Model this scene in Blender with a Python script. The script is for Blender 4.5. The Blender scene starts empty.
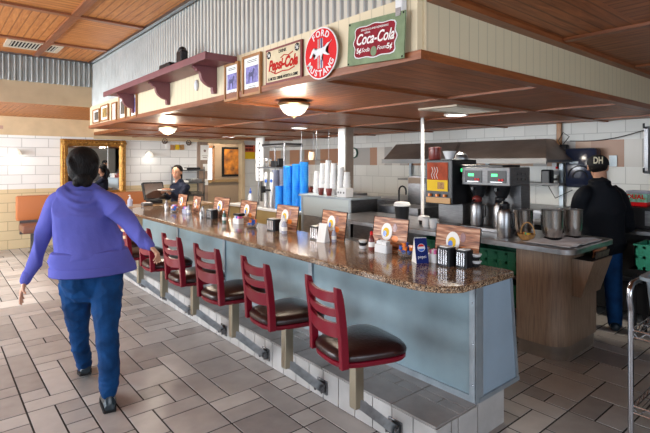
import bpy, bmesh, math, random
from mathutils import Vector, Matrix, noise
random.seed(7)
sc = bpy.context.scene
COL = sc.collection
R = math.radians
PI = math.pi
# ------------------------------------------------------------------ camera, world, lights, exposure
FOC, EYE, HOR, YAW = 472.0, 1.55, 162.0, 39.9
cam_d = bpy.data.cameras.new('camera'); cam = bpy.data.objects.new('camera', cam_d); COL.objects.link(cam)
cam.location = (0, 0, EYE); cam.rotation_euler = (R(90), 0, R(-YAW))
cam_d.sensor_width = 36; cam_d.lens = FOC / 650 * 36; cam_d.shift_y = -(216.5 - HOR) / 650
cam_d.clip_start = 0.02
sc.camera = cam
sc.view_settings.view_transform = 'Standard'; sc.view_settings.look = 'None'
sc.view_settings.gamma = 1; sc.view_settings.use_curve_mapping = False
sc.view_settings.exposure = 0.32
try:
    sc.cycles.use_denoising = True
except Exception:
    pass
sc.cycles.max_bounces = 8; sc.cycles.sample_clamp_indirect = 6
w = bpy.data.worlds.new('sky'); sc.world = w; w.use_nodes = True
w.node_tree.nodes['Background'].inputs[0].default_value = (.62, .78, 1, 1)
w.node_tree.nodes['Background'].inputs[1].default_value = 1.6

def area(name, loc, target, sx, sy, power, colr):
    d = bpy.data.lights.new(name, 'AREA'); d.shape = 'RECTANGLE'; d.size = sx; d.size_y = sy
    d.energy = power; d.color = colr
    o = bpy.data.objects.new(name, d); COL.objects.link(o); o.location = loc
    o.rotation_euler = (Vector(target) - Vector(loc)).to_track_quat('-Z', 'Y').to_euler()
    return o
# daylight entering through the window openings in the walls left of and behind the camera
area('daylight_far_window', (-3.3, 7.9, 1.7), (2, 8.2, 1.0), 3.2, 1.6, 340, (.93, .97, 1))
area('daylight_left_window', (-3.3, 3.4, 1.6), (2, 3.2, 0.7), 4.2, 1.5, 190, (.80, .90, 1))
area('daylight_back_window', (0.2, -2.8, 1.6), (1.4, 3, 1.0), 3.6, 1.5, 90, (.80, .90, 1))

sun_d = bpy.data.lights.new('sun', 'SUN'); sun_d.energy = 5; sun_d.angle = R(1.5); sun_d.color = (1, .96, .9)
sun = bpy.data.objects.new('sun', sun_d); COL.objects.link(sun); sun.rotation_euler = Vector((.90, -.05, -.43)).to_track_quat('-Z', 'Y').to_euler()
def point(name, loc, power, colr, rad=.06):
    d = bpy.data.lights.new(name, 'POINT'); d.energy = power; d.color = colr; d.shadow_soft_size = rad
    o = bpy.data.objects.new(name, d); COL.objects.link(o); o.location = loc
    return o

# ------------------------------------------------------------------ projection helpers (pixel of the photo -> place in the room)
_A = R(YAW); _F = Vector((math.sin(_A), math.cos(_A), 0)); _Rt = Vector((math.cos(_A), -math.sin(_A), 0))
def ray(u, v): return _F + _Rt * ((u - 325) / FOC) + Vector((0, 0, (HOR - v) / FOC))
def at_d(u, v, d): return Vector((0, 0, EYE)) + ray(u, v) * d
def at_x(u, v, x): q = ray(u, v); return Vector((0, 0, EYE)) + q * (x / q.x)
def at_y(u, v, y): q = ray(u, v); return Vector((0, 0, EYE)) + q * (y / q.y)
def at_z(u, v, z): q = ray(u, v); return Vector((0, 0, EYE)) + q * ((z - EYE) / q.z)

# ------------------------------------------------------------------ materials
MATS = {}
def mat(name, rgb, rough=.5, metal=0., nz=None, bump=None, coat=0., trans=0., emit=None, alpha=1., stretch=None, spec=None):
    if name in MATS: return MATS[name]
    m = bpy.data.materials.new(name); m.use_nodes = True; MATS[name] = m
    nt = m.node_tree; N = nt.nodes; L = nt.links; b = N['Principled BSDF']
    b.inputs['Base Color'].default_value = (*rgb, 1); b.inputs['Roughness'].default_value = rough
    b.inputs['Metallic'].default_value = metal; b.inputs['Coat Weight'].default_value = coat
    b.inputs['Transmission Weight'].default_value = trans; b.inputs['Alpha'].default_value = alpha
    if spec is not None: b.inputs['Specular IOR Level'].default_value = spec
    if emit: b.inputs['Emission Color'].default_value = (*emit[0], 1); b.inputs['Emission Strength'].default_value = emit[1]
    if nz or bump:
        tc = N.new('ShaderNodeTexCoord'); mp = N.new('ShaderNodeMapping'); L.new(tc.outputs['Object'], mp.inputs[0])
        if stretch: mp.inputs['Scale'].default_value = stretch
    if nz:
        t = N.new('ShaderNodeTexNoise'); t.inputs['Scale'].default_value = nz[0]; t.inputs['Detail'].default_value = 6
        L.new(mp.outputs[0], t.inputs[0]); r = N.new('ShaderNodeValToRGB')
        r.color_ramp.elements[0].position = .3; r.color_ramp.elements[1].position = .7
        k = nz[1]; c2 = nz[2] if len(nz) > 2 else tuple(max(0, c * (1 - k)) for c in rgb)
        r.color_ramp.elements[0].color = (*c2, 1); r.color_ramp.elements[1].color = (*[min(1, c * (1 + k * .5)) for c in rgb], 1)
        L.new(t.outputs['Fac'], r.inputs[0]); L.new(r.outputs[0], b.inputs['Base Color'])
    if bump:
        t = N.new('ShaderNodeTexNoise'); t.inputs['Scale'].default_value = bump[0]; t.inputs['Detail'].default_value = 4
        L.new(mp.outputs[0], t.inputs[0]); bp = N.new('ShaderNodeBump'); bp.inputs['Strength'].default_value = bump[1]
        bp.inputs['Distance'].default_value = .01
        L.new(t.outputs['Fac'], bp.inputs['Height']); L.new(bp.outputs[0], b.inputs['Normal'])
    return m

def math_node(nt, op, a=None, b=None, c=None):
    n = nt.nodes.new('ShaderNodeMath'); n.operation = op
    for i, v in enumerate((a, b, c)):
        if v is None: continue
        if isinstance(v, (int, float)): n.inputs[i].default_value = v
        else: nt.links.new(v, n.inputs[i])
    return n.outputs[0]

def wood_panel(name, c1, c2, groove, x0, px_, y0, py_, rough=.35):
    """beadboard ceiling: groove direction alternates from panel to panel, grain follows the grooves"""
    m = bpy.data.materials.new(name); m.use_nodes = True; MATS[name] = m
    nt = m.node_tree; N = nt.nodes; L = nt.links; b = N['Principled BSDF']
    tc = N.new('ShaderNodeTexCoord'); sp = N.new('ShaderNodeSeparateXYZ'); L.new(tc.outputs['Object'], sp.inputs[0])
    fx = math_node(nt, 'FLOOR', math_node(nt, 'DIVIDE', math_node(nt, 'SUBTRACT', sp.outputs[0], x0), px_))
    fy = math_node(nt, 'FLOOR', math_node(nt, 'DIVIDE', math_node(nt, 'SUBTRACT', sp.outputs[1], y0), py_))
    par = math_node(nt, 'MODULO', math_node(nt, 'ABSOLUTE', math_node(nt, 'ADD', fx, fy)), 2)
    mx = N.new('ShaderNodeMix'); mx.data_type = 'FLOAT'; L.new(par, mx.inputs[0]); L.new(sp.outputs[0], mx.inputs[2]); L.new(sp.outputs[1], mx.inputs[3])
    my = N.new('ShaderNodeMix'); my.data_type = 'FLOAT'; L.new(par, my.inputs[0]); L.new(sp.outputs[1], my.inputs[2]); L.new(sp.outputs[0], my.inputs[3])
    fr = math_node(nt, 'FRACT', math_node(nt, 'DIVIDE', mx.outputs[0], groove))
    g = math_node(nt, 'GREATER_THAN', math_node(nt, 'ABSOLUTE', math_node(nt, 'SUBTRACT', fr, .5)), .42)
    cb = N.new('ShaderNodeCombineXYZ'); L.new(math_node(nt, 'MULTIPLY', mx.outputs[0], 14), cb.inputs[0]); L.new(math_node(nt, 'MULTIPLY', my.outputs[0], 1.6), cb.inputs[1])
    cells = math_node(nt, 'FLOOR', math_node(nt, 'DIVIDE', mx.outputs[0], groove)); L.new(math_node(nt, 'ADD', math_node(nt, 'MULTIPLY', par, 31), math_node(nt, 'MULTIPLY', fx, 7)), cb.inputs[2])
    t = N.new('ShaderNodeTexNoise'); t.inputs['Scale'].default_value = 1.7; t.inputs['Detail'].default_value = 8; t.inputs['Distortion'].default_value = 1.2
    L.new(cb.outputs[0], t.inputs[0]); r = N.new('ShaderNodeValToRGB'); L.new(t.outputs['Fac'], r.inputs[0])
    r.color_ramp.elements[0].position = .3; r.color_ramp.elements[0].color = (*c2, 1); r.color_ramp.elements[1].position = .72; r.color_ramp.elements[1].color = (*c1, 1)
    mc = N.new('ShaderNodeMix'); mc.data_type = 'RGBA'; L.new(math_node(nt, 'MULTIPLY', g, .55), mc.inputs[0]); L.new(r.outputs[0], mc.inputs[6]); mc.inputs[7].default_value = (*[c * .35 for c in c2], 1)  # darker groove lines put shade into the colour, besides the bump
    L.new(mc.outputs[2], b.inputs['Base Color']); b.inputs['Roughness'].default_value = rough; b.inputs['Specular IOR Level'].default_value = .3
    bp = N.new('ShaderNodeBump'); bp.inputs['Strength'].default_value = .6; bp.inputs['Distance'].default_value = .006; bp.invert = True
    L.new(g, bp.inputs['Height']); L.new(bp.outputs[0], b.inputs['Normal'])
    return m

def grain(name, c1, c2, axis=2, scale=9, rough=.5):
    s = [9, 9, 9]; s[axis] = .7
    m = mat(name, c1, rough, nz=(scale, 0, c2), bump=(scale * 2, .12), stretch=tuple(s)); return m

def block_wall(name, plane, cl, ch, zsplit, bw=.4, bh=.2, mortar=.006):
    """coursed blocks: plane 'x' -> wall runs along y, 'y' -> along x"""
    m = bpy.data.materials.new(name); m.use_nodes = True; MATS[name] = m
    nt = m.node_tree; N = nt.nodes; L = nt.links; b = N['Principled BSDF']
    tc = N.new('ShaderNodeTexCoord'); sp = N.new('ShaderNodeSeparateXYZ'); L.new(tc.outputs['Object'], sp.inputs[0])
    cb = N.new('ShaderNodeCombineXYZ'); L.new(sp.outputs[0 if plane == 'y' else 1], cb.inputs[0]); L.new(sp.outputs[2], cb.inputs[1])
    br = N.new('ShaderNodeTexBrick'); br.inputs['Scale'].default_value = 1; br.inputs['Brick Width'].default_value = bw; br.inputs['Row Height'].default_value = bh
    br.inputs['Mortar Size'].default_value = mortar; br.inputs['Color1'].default_value = (.9, .9, .9, 1); br.inputs['Color2'].default_value = (1, 1, 1, 1); br.inputs['Mortar'].default_value = (.62, .62, .62, 1)
    L.new(cb.outputs[0], br.inputs['Vector'])
    st = math_node(nt, 'GREATER_THAN', sp.outputs[2], zsplit)
    c = N.new('ShaderNodeMix'); c.data_type = 'RGBA'; L.new(st, c.inputs[0]); c.inputs[6].default_value = (*cl, 1); c.inputs[7].default_value = (*ch, 1)
    mu = N.new('ShaderNodeMix'); mu.data_type = 'RGBA'; mu.blend_type = 'MULTIPLY'; mu.inputs[0].default_value = 1; L.new(c.outputs[2], mu.inputs[6]); L.new(br.outputs['Color'], mu.inputs[7])
    L.new(mu.outputs[2], b.inputs['Base Color']); b.inputs['Roughness'].default_value = .45
    t = N.new('ShaderNodeTexNoise'); t.inputs['Scale'].default_value = 40; L.new(tc.outputs['Object'], t.inputs[0])
    h = math_node(nt, 'ADD', math_node(nt, 'MULTIPLY', br.outputs['Fac'], -1), math_node(nt, 'MULTIPLY', t.outputs['Fac'], .3))
    bp = N.new('ShaderNodeBump'); bp.inputs['Strength'].default_value = .5; bp.inputs['Distance'].default_value = .008; L.new(h, bp.inputs['Height']); L.new(bp.outputs[0], b.inputs['Normal'])
    return m

def grooved(name, rgb, axis, pitch, dark=.8, rough=.5, width=.46):
    """painted vertical groove boards"""
    m = bpy.data.materials.new(name); m.use_nodes = True; MATS[name] = m
    nt = m.node_tree; N = nt.nodes; L = nt.links; b = N['Principled BSDF']
    tc = N.new('ShaderNodeTexCoord'); sp = N.new('ShaderNodeSeparateXYZ'); L.new(tc.outputs['Object'], sp.inputs[0])
    fr = math_node(nt, 'FRACT', math_node(nt, 'DIVIDE', sp.outputs[axis], pitch))
    g = math_node(nt, 'GREATER_THAN', math_node(nt, 'ABSOLUTE', math_node(nt, 'SUBTRACT', fr, .5)), width)
    mc = N.new('ShaderNodeMix'); mc.data_type = 'RGBA'; L.new(g, mc.inputs[0]); mc.inputs[6].default_value = (*rgb, 1); mc.inputs[7].default_value = (*[c * dark for c in rgb], 1)
    L.new(mc.outputs[2], b.inputs['Base Color']); b.inputs['Roughness'].default_value = rough
    bp = N.new('ShaderNodeBump'); bp.inputs['Strength'].default_value = .5; bp.inputs['Distance'].default_value = .004; bp.invert = True
    L.new(g, bp.inputs['Height']); L.new(bp.outputs[0], b.inputs['Normal'])
    return m

def granite(name):
    m = bpy.data.materials.new(name); m.use_nodes = True; MATS[name] = m
    nt = m.node_tree; N = nt.nodes; L = nt.links; b = N['Principled BSDF']
    tc = N.new('ShaderNodeTexCoord')
    v = N.new('ShaderNodeTexVoronoi'); v.inputs['Scale'].default_value = 190; L.new(tc.outputs['Object'], v.inputs['Vector'])
    sp = N.new('ShaderNodeSeparateColor'); L.new(v.outputs['Color'], sp.inputs[0])
    r = N.new('ShaderNodeValToRGB'); L.new(sp.outputs[0], r.inputs[0]); cr = r.color_ramp; cr.interpolation = 'CONSTANT'
    cols = [(0, (.035, .022, .015)), (.22, (.20, .12, .07)), (.5, (.33, .21, .12)), (.72, (.11, .07, .05)), (.86, (.50, .38, .26))]
    cr.elements[0].position = 0; cr.elements[0].color = (*cols[0][1], 1); cr.elements[1].position = cols[1][0]; cr.elements[1].color = (*cols[1][1], 1)
    for p, c in cols[2:]: e = cr.elements.new(p); e.color = (*c, 1)
    L.new(r.outputs[0], b.inputs['Base Color']); b.inputs['Roughness'].default_value = .16; b.inputs['Coat Weight'].default_value = .4; b.inputs['Coat Roughness'].default_value = .08
    return m

M = {}
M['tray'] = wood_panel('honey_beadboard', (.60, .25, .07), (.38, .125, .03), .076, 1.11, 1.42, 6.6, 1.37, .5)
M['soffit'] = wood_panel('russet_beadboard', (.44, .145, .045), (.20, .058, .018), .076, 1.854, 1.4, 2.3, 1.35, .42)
M['beam'] = grain('brown_trim_wood', (.30, .095, .03), (.17, .05, .018), 1, 6, .4)
M['beamx'] = grain('brown_trim_wood_cross', (.30, .095, .03), (.17, .05, .018), 0, 6, .4)
M['galv'] = mat('galvanised_steel', (.40, .42, .41), .42, .7, nz=(5, .12))
M['fascia'] = grooved('cream_groove_board', (.66, .56, .38), 1, .09, .78)
M['fasciax'] = grooved('cream_groove_board_cross', (.66, .56, .38), 0, .09, .78)
M['tan'] = mat('tan_paint', (.50, .38, .24), .6, nz=(5, .1))
M['cream'] = mat('cream_paint', (.62, .47, .29), .6, nz=(5, .1))
M['brick'] = block_wall('painted_block', 'y', (.66, .53, .32), (.80, .80, .78), 1.065, .42, .165)
M['kwhite'] = block_wall('white_wall_tile', 'x', (.66, .66, .63), (.66, .66, .63), 0, .32, .32, .004)
M['hall'] = mat('hall_paint', (.42, .30, .19), .7)
M['plain'] = mat('plain_wall', (.55, .50, .42), .7)
M['steel'] = mat('brushed_steel', (.36, .36, .37), .36, 1, nz=(14, .25), stretch=(1, 1, 12))
M['steeld'] = mat('dark_steel', (.20, .20, .21), .32, 1, nz=(14, .3), stretch=(1, 1, 12))
M['chrome'] = mat('chrome', (.45, .45, .47), .22, 1)
M['dullmetal'] = mat('dull_metal', (.42, .45, .48), .35, .9, nz=(20, .3))
M['brassy'] = mat('warm_chrome', (.36, .32, .24), .28, .9)
M['panel'] = mat('blue_grey_sheet_metal', (.26, .36, .41), .36, .35, nz=(2.6, .22), bump=(6, .06))
M['strip'] = mat('aluminium_strip', (.33, .38, .42), .42, .5, nz=(9, .2))
M['granite'] = granite('speckled_brown_laminate')
M['black'] = mat('black_plastic', (.010, .010, .012), .35, spec=.3)
M['blackm'] = mat('black_matte', (.014, .014, .015), .8, spec=.2)
M['white'] = mat('white_plastic', (.66, .66, .66), .45)
M['whitep'] = mat('white_paper', (.78, .77, .74), .7)
M['red'] = mat('red_paint', (.17, .004, .016), .33, spec=.35)
M['vinyl'] = mat('oxblood_vinyl', (.022, .006, .006), .3, bump=(60, .15), spec=.4)
M['signred'] = mat('sign_red', (.60, .006, .01), .5, spec=.2)
M['plum'] = mat('plum_paint', (.17, .05, .058), .45, nz=(8, .15))
M['orange'] = mat('orange_vinyl', (.42, .14, .045), .45, bump=(30, .1))
M['brownv'] = mat('brown_vinyl', (.16, .065, .04), .35)
M['gold'] = mat('gilded_frame', (.42, .21, .045), .42, .6, nz=(30, .5), bump=(45, .8))
M['mirror'] = mat('mirror_glass', (.9, .9, .9), .02, 1)
M['stationw'] = grain('walnut_laminate', (.33, .235, .165), (.20, .135, .095), 2, 8, .45)
M['green'] = mat('green_plastic', (.006, .13, .065), .5)
M['greenl'] = mat('light_green_plastic', (.05, .42, .24), .4)
M['wood'] = mat('oak_frame', (.36, .16, .05), .4, nz=(12, .3))
M['bluecup'] = mat('blue_translucent_cup', (.01, .17, .62), .3, nz=(18, .5, (.05, .42, .85)), stretch=(1, 1, .3))
M['clearcup'] = mat('clear_cup', (.50, .52, .66), .25, trans=.3)
M['blue'] = mat('blue_plastic', (.02, .12, .55), .3)
M['pepsi'] = mat('deep_blue_card', (.004, .014, .12), .6, spec=.15)
M['yellow'] = mat('yellow_print', (.68, .44, .02), .6, spec=.2)
M['orangep'] = mat('orange_plastic', (.80, .22, .02), .4)
M['pink'] = mat('pink_packet', (.75, .15, .40), .6)
M['redd'] = mat('dark_red_plastic', (.16, .02, .015), .3)
M['glassg'] = mat('frosted_glass', (.80, .78, .68), .4, nz=(10, .3), emit=((1, .95, .80), .55))
M['lamp'] = mat('lamp_lens', (1, 1, 1), .4, emit=((1, .96, .88), 4))
M['sconce'] = mat('sconce_glass', (1, 1, 1), .4, emit=((1, .97, .92), 3))
M['screen'] = mat('screen_painted_reflection', (.05, .022, .014), .3, nz=(9, .6), emit=((.3, .16, .1), .06))  # brown reflection on the dark screen put into colour and faint glow
M['led'] = mat('green_display', (.02, .3, .08), .4, emit=((.05, 1, .25), 1.6))
M['skin'] = mat('skin', (.52, .27, .17), .5, nz=(30, .1)); M['skinl'] = mat('light_skin', (.40, .21, .135), .6, spec=.2)
M['hair'] = mat('black_hair', (.005, .004, .004), .6, bump=(70, .6), stretch=(3, 3, .6), spec=.15)
M['hoodie'] = mat('periwinkle_knit', (.105, .11, .40), .9, nz=(5, .12), bump=(9, .9), spec=.1)
M['jeans'] = mat('blue_denim', (.005, .045, .15), .8, nz=(9, .5), bump=(160, .25), spec=.15)
M['jacket'] = mat('black_jacket', (.004, .005, .008), .75, bump=(10, .4), spec=.15)
M['navy'] = mat('navy_shirt', (.006, .009, .022), .8, spec=.2)
M['shoe'] = mat('black_leather', (.008, .02, .03), .3)
M['bread'] = mat('wicker', (.42, .22, .07), .6, nz=(60, .5), bump=(70, .8))
M['cloth'] = mat('white_cloth', (.68, .68, .70), .8, bump=(14, .6))
M['glass'] = mat('clear_glass', (.9, .92, .92), .05, trans=.9)
M['greybin'] = mat('grey_tub', (.14, .17, .19), .45)
M['kick'] = mat('kick_tile', (.20, .16, .13), .35, nz=(6, .3))

# ------------------------------------------------------------------ mesh collector
class B:
    def __init__(s): s.bm = bmesh.new()
    def box(s, lo, hi, rot=None, bev=0.):
        lo, hi = Vector(lo), Vector(hi); c = (lo + hi) / 2; d = hi - lo
        mt = Matrix.Translation(c) @ (rot.to_4x4() if rot else Matrix()) @ Matrix.Diagonal((abs(d.x), abs(d.y), abs(d.z), 1))
        r = bmesh.ops.create_cube(s.bm, size=1, matrix=mt)
        if bev:
            es = list({e for v in r['verts'] for e in v.link_edges})
            bmesh.ops.bevel(s.bm, geom=es, offset=bev, segments=2, affect='EDGES', profile=.5)
        return s
    def ring(s, pts): return [s.bm.verts.new(p) for p in pts]
    def bridge(s, rings, cap0=True, cap1=True, closed=True):
        for a, b in zip(rings, rings[1:]):
            n = len(a)
            for i in range(n if closed else n - 1):
                j = (i + 1) % n
                try: s.bm.faces.new((a[i], a[j], b[j], b[i]))
                except ValueError: pass
        if cap0: s.bm.faces.new(list(reversed(rings[0])))
        if cap1: s.bm.faces.new(rings[-1])
        return s
    def lathe(s, prof, c=(0, 0, 0), seg=20, sx=1, sy=1, rot=None, cap=True):
        c = Vector(c); rings = []
        for r, z in prof:
            rr = []
            for i in range(seg):
                a = 2 * PI * i / seg; p = Vector((max(r, .0004) * math.cos(a) * sx, max(r, .0004) * math.sin(a) * sy, z))
                if rot: p = rot @ p
                rr.append(c + p)
            rings.append(s.ring(rr))
        return s.bridge(rings, cap, cap)
    def tube(s, pts, rad, seg=8, cap=True, rect=None):
        pts = [Vector(p) for p in pts]; n = len(pts)
        if not hasattr(rad, '__len__'): rad = [rad] * n
        T = [((pts[min(i + 1, n - 1)] - pts[max(i - 1, 0)]).normalized()) for i in range(n)]
        up = Vector((0, 0, 1)) if abs(T[0].z) < .9 else Vector((1, 0, 0))
        u = T[0].cross(up).normalized(); rings = []
        for i in range(n):
            u = (u - T[i] * u.dot(T[i])).normalized(); v = T[i].cross(u)
            if rect:
                q = [(-1, -1), (1, -1), (1, 1), (-1, 1)]
                rings.append(s.ring([pts[i] + u * a * rect[0] / 2 + v * b * rect[1] / 2 for a, b in q]))
            else:
                r = rad[i]; rx, ry = (r if hasattr(r, '__len__') else (r, r))
                rings.append(s.ring([pts[i] + u * math.cos(2 * PI * k / seg) * rx + v * math.sin(2 * PI * k / seg) * ry for k in range(seg)]))
        return s.bridge(rings, cap, cap)
    def limb(s, pts, rad, seg=14, ref=None):
        """rounded tapering tube; ref = axis the first radius lies along"""
        pts = [Vector(p) for p in pts]; rad = [(r if hasattr(r, '__len__') else (r, r)) for r in rad]
        P, Q = [], []
        n = len(pts)
        def cr(a, b, c, d, t): return .5 * ((2 * b) + (c - a) * t + (2 * a - 5 * b + 4 * c - d) * t * t + (3 * b - a - 3 * c + d) * t ** 3)
        for i in range(n - 1):
            a, b, c, d = pts[max(i - 1, 0)], pts[i], pts[i + 1], pts[min(i + 2, n - 1)]
            for k in range(4):
                t = k / 4; P.append(cr(a, b, c, d, t)); Q.append(tuple(rad[i][j] * (1 - t) + rad[i + 1][j] * t for j in (0, 1)))
        P.append(pts[-1]); Q.append(rad[-1])
        t0 = (P[0] - P[1]).normalized(); t1 = (P[-1] - P[-2]).normalized()
        def cap(p, t, q): return [(p + t * min(q) * h, tuple(x * f for x in q)) for h, f in ((.5, .86), (.8, .6), (.97, .22))]
        pre = list(reversed(cap(P[0], t0, Q[0]))); post = cap(P[-1], t1, Q[-1])
        P2 = [x[0] for x in pre] + P + [x[0] for x in post]; Q2 = [x[1] for x in pre] + Q + [x[1] for x in post]
        rings = []; u = None; m = len(P2)
        for i in range(m):
            T = (P2[min(i + 1, m - 1)] - P2[max(i - 1, 0)]).normalized()
            if ref is not None: u = Vector(ref)
            elif u is None: u = T.cross(Vector((0, 0, 1)) if abs(T.z) < .9 else Vector((1, 0, 0)))
            u = (u - T * u.dot(T)).normalized(); v = T.cross(u)
            rings.append(s.ring([P2[i] + u * math.cos(2 * PI * k / seg) * Q2[i][0] + v * math.sin(2 * PI * k / seg) * Q2[i][1] for k in range(seg)]))
        return s.bridge(rings)
    def ball(s, c, r, seg=16, rot=None):
        r = r if hasattr(r, '__len__') else (r, r, r)
        mt = Matrix.Translation(Vector(c)) @ (rot.to_4x4() if rot else Matrix()) @ Matrix.Diagonal((*r, 1))
        bmesh.ops.create_uvsphere(s.bm, u_segments=seg, v_segments=max(6, seg // 2 + 2), radius=1, matrix=mt); return s
    def prism(s, poly, fn, d0, d1):
        """poly 2-D points; fn(a,b,d) -> 3-D"""
        return s.bridge([s.ring([fn(a, b, d0) for a, b in poly]), s.ring([fn(a, b, d1) for a, b in poly])])
    def grid(s, f, nu, nv):
        vs = [[s.bm.verts.new(f(i / nu, j / nv)) for j in range(nv + 1)] for i in range(nu + 1)]
        for i in range(nu):
            for j in range(nv): s.bm.faces.new((vs[i][j], vs[i + 1][j], vs[i + 1][j + 1], vs[i][j + 1]))
        return s
    def build(s, name, m, parent=None, smooth=False, recalc=True, bev=0):
        if recalc: bmesh.ops.recalc_face_normals(s.bm, faces=s.bm.faces)
        off = Vector()
        q = parent
        while q is not None: off += q.location; q = q.parent
        if off.length: bmesh.ops.translate(s.bm, verts=s.bm.verts, vec=-off)
        me = bpy.data.meshes.new(name); s.bm.to_mesh(me); s.bm.free()
        if smooth:
            for p in me.polygons: p.use_smooth = True
            try: me.set_sharp_from_angle(angle=R(38))
            except Exception: pass
        o = bpy.data.objects.new(name, me); COL.objects.link(o)
        if parent is not None: o.parent = parent
        if m is not None: me.materials.append(M[m] if isinstance(m, str) else m)
        if bev:
            md = o.modifiers.new('bevel', 'BEVEL'); md.width = bev; md.segments = 2; md.limit_method = 'ANGLE'
        return o

def tag(o, label, cat, group=None, kind=None):
    o['label'] = label; o['category'] = cat
    if group: o['group'] = group
    if kind: o['kind'] = kind
    return o
def thing(name, loc, label, cat, group=None):
    o = bpy.data.objects.new(name, None); COL.objects.link(o); o.location = loc; o.empty_display_size = .05
    return tag(o, label, cat, group)
def struct(o): o['kind'] = 'structure'; return o
def copy_tree(o, parent=None):
    c = o.copy(); COL.objects.link(c)
    if parent is not None: c.parent = parent
    for ch in list(o.children): copy_tree(ch, c)
    return c
def fuse(b, name, m, parent, voxel, smooth=3):
    """merge overlapping closed shapes into one continuous skin"""
    tmp = b.build('tmp', None); rm = tmp.modifiers.new('r', 'REMESH'); rm.mode = 'VOXEL'; rm.voxel_size = voxel; rm.use_smooth_shade = True
    sm = tmp.modifiers.new('s', 'SMOOTH'); sm.factor = .6; sm.iterations = smooth
    dg = bpy.context.evaluated_depsgraph_get(); me = bpy.data.meshes.new_from_object(tmp.evaluated_get(dg)); me.name = name
    bpy.data.objects.remove(tmp)
    off = Vector(); q = parent
    while q is not None: off += q.location; q = q.parent
    me.transform(Matrix.Translation(-off)); me.materials.clear(); me.materials.append(M[m])
    for p in me.polygons: p.use_smooth = True
    o = bpy.data.objects.new(name, me); COL.objects.link(o); o.parent = parent
    return o
def crinkle(o, sc_, amp, stretch=(1, 1, 1), seed=0):
    me = o.data; n_ = [v.normal.copy() for v in me.vertices]
    for v, nn in zip(me.vertices, n_):
        q = Vector((v.co.x * sc_ * stretch[0] + seed, v.co.y * sc_ * stretch[1], v.co.z * sc_ * stretch[2]))
        k_ = 1 - abs(noise.noise(q)) * 2.2; k_ = max(0, k_) ** 2
        v.co += nn * amp * (k_ - .3)
    return o
def text(body, name, m, parent, loc, size, right, up, depth=.0015, shear=0, bold=0, width=1., align='CENTER'):
    """flat lettering lying in the plane spanned by right / up, at world place loc"""
    cu = bpy.data.curves.new(name, 'FONT'); cu.body = body; cu.size = size; cu.extrude = depth; cu.shear = shear; cu.offset = bold
    cu.align_x = align; cu.align_y = 'CENTER'; cu.resolution_u = 3
    t = bpy.data.objects.new('tmp', cu); COL.objects.link(t)
    dg = bpy.context.evaluated_depsgraph_get(); me = bpy.data.meshes.new_from_object(t.evaluated_get(dg)); me.name = name
    bpy.data.objects.remove(t)
    r = Vector(right).normalized(); u = Vector(up).normalized(); n = r.cross(u)
    mt = Matrix(((r.x * width, u.x, n.x, loc[0]), (r.y * width, u.y, n.y, loc[1]), (r.z * width, u.z, n.z, loc[2]), (0, 0, 0, 1)))
    me.transform(mt)
    off = Vector(); q = parent
    while q is not None: off += q.location; q = q.parent
    me.transform(Matrix.Translation(-off)); me.materials.clear(); me.materials.append(M[m])
    o = bpy.data.objects.new(name, me); COL.objects.link(o); o.parent = parent
    return o
def rrect(w, h, r, n=4, cx=0, cy=0):
    pts = []
    for sx, sy, a0 in ((1, 1, 0), (-1, 1, 90), (-1, -1, 180), (1, -1, 270)):
        for k in range(n + 1):
            a = R(a0 + 90 * k / n); pts.append((cx + sx * (w / 2 - r) + r * math.cos(a), cy + sy * (h / 2 - r) + r * math.sin(a)))
    return pts
XY = lambda a, b, d: (a, b, d)
YZ = lambda a, b, d: (d, a, b)
XZ = lambda a, b, d: (a, d, b)

# ================================================================== SETTING
ZS, ZF, ZT, ZL = 2.07, 2.372, 3.02, 2.36
XA, YA, YT = 1.854, 1.487, 7.6
XK, YB = 6.55, 10.0
XL, YBk = -3.5, -3.0
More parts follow.
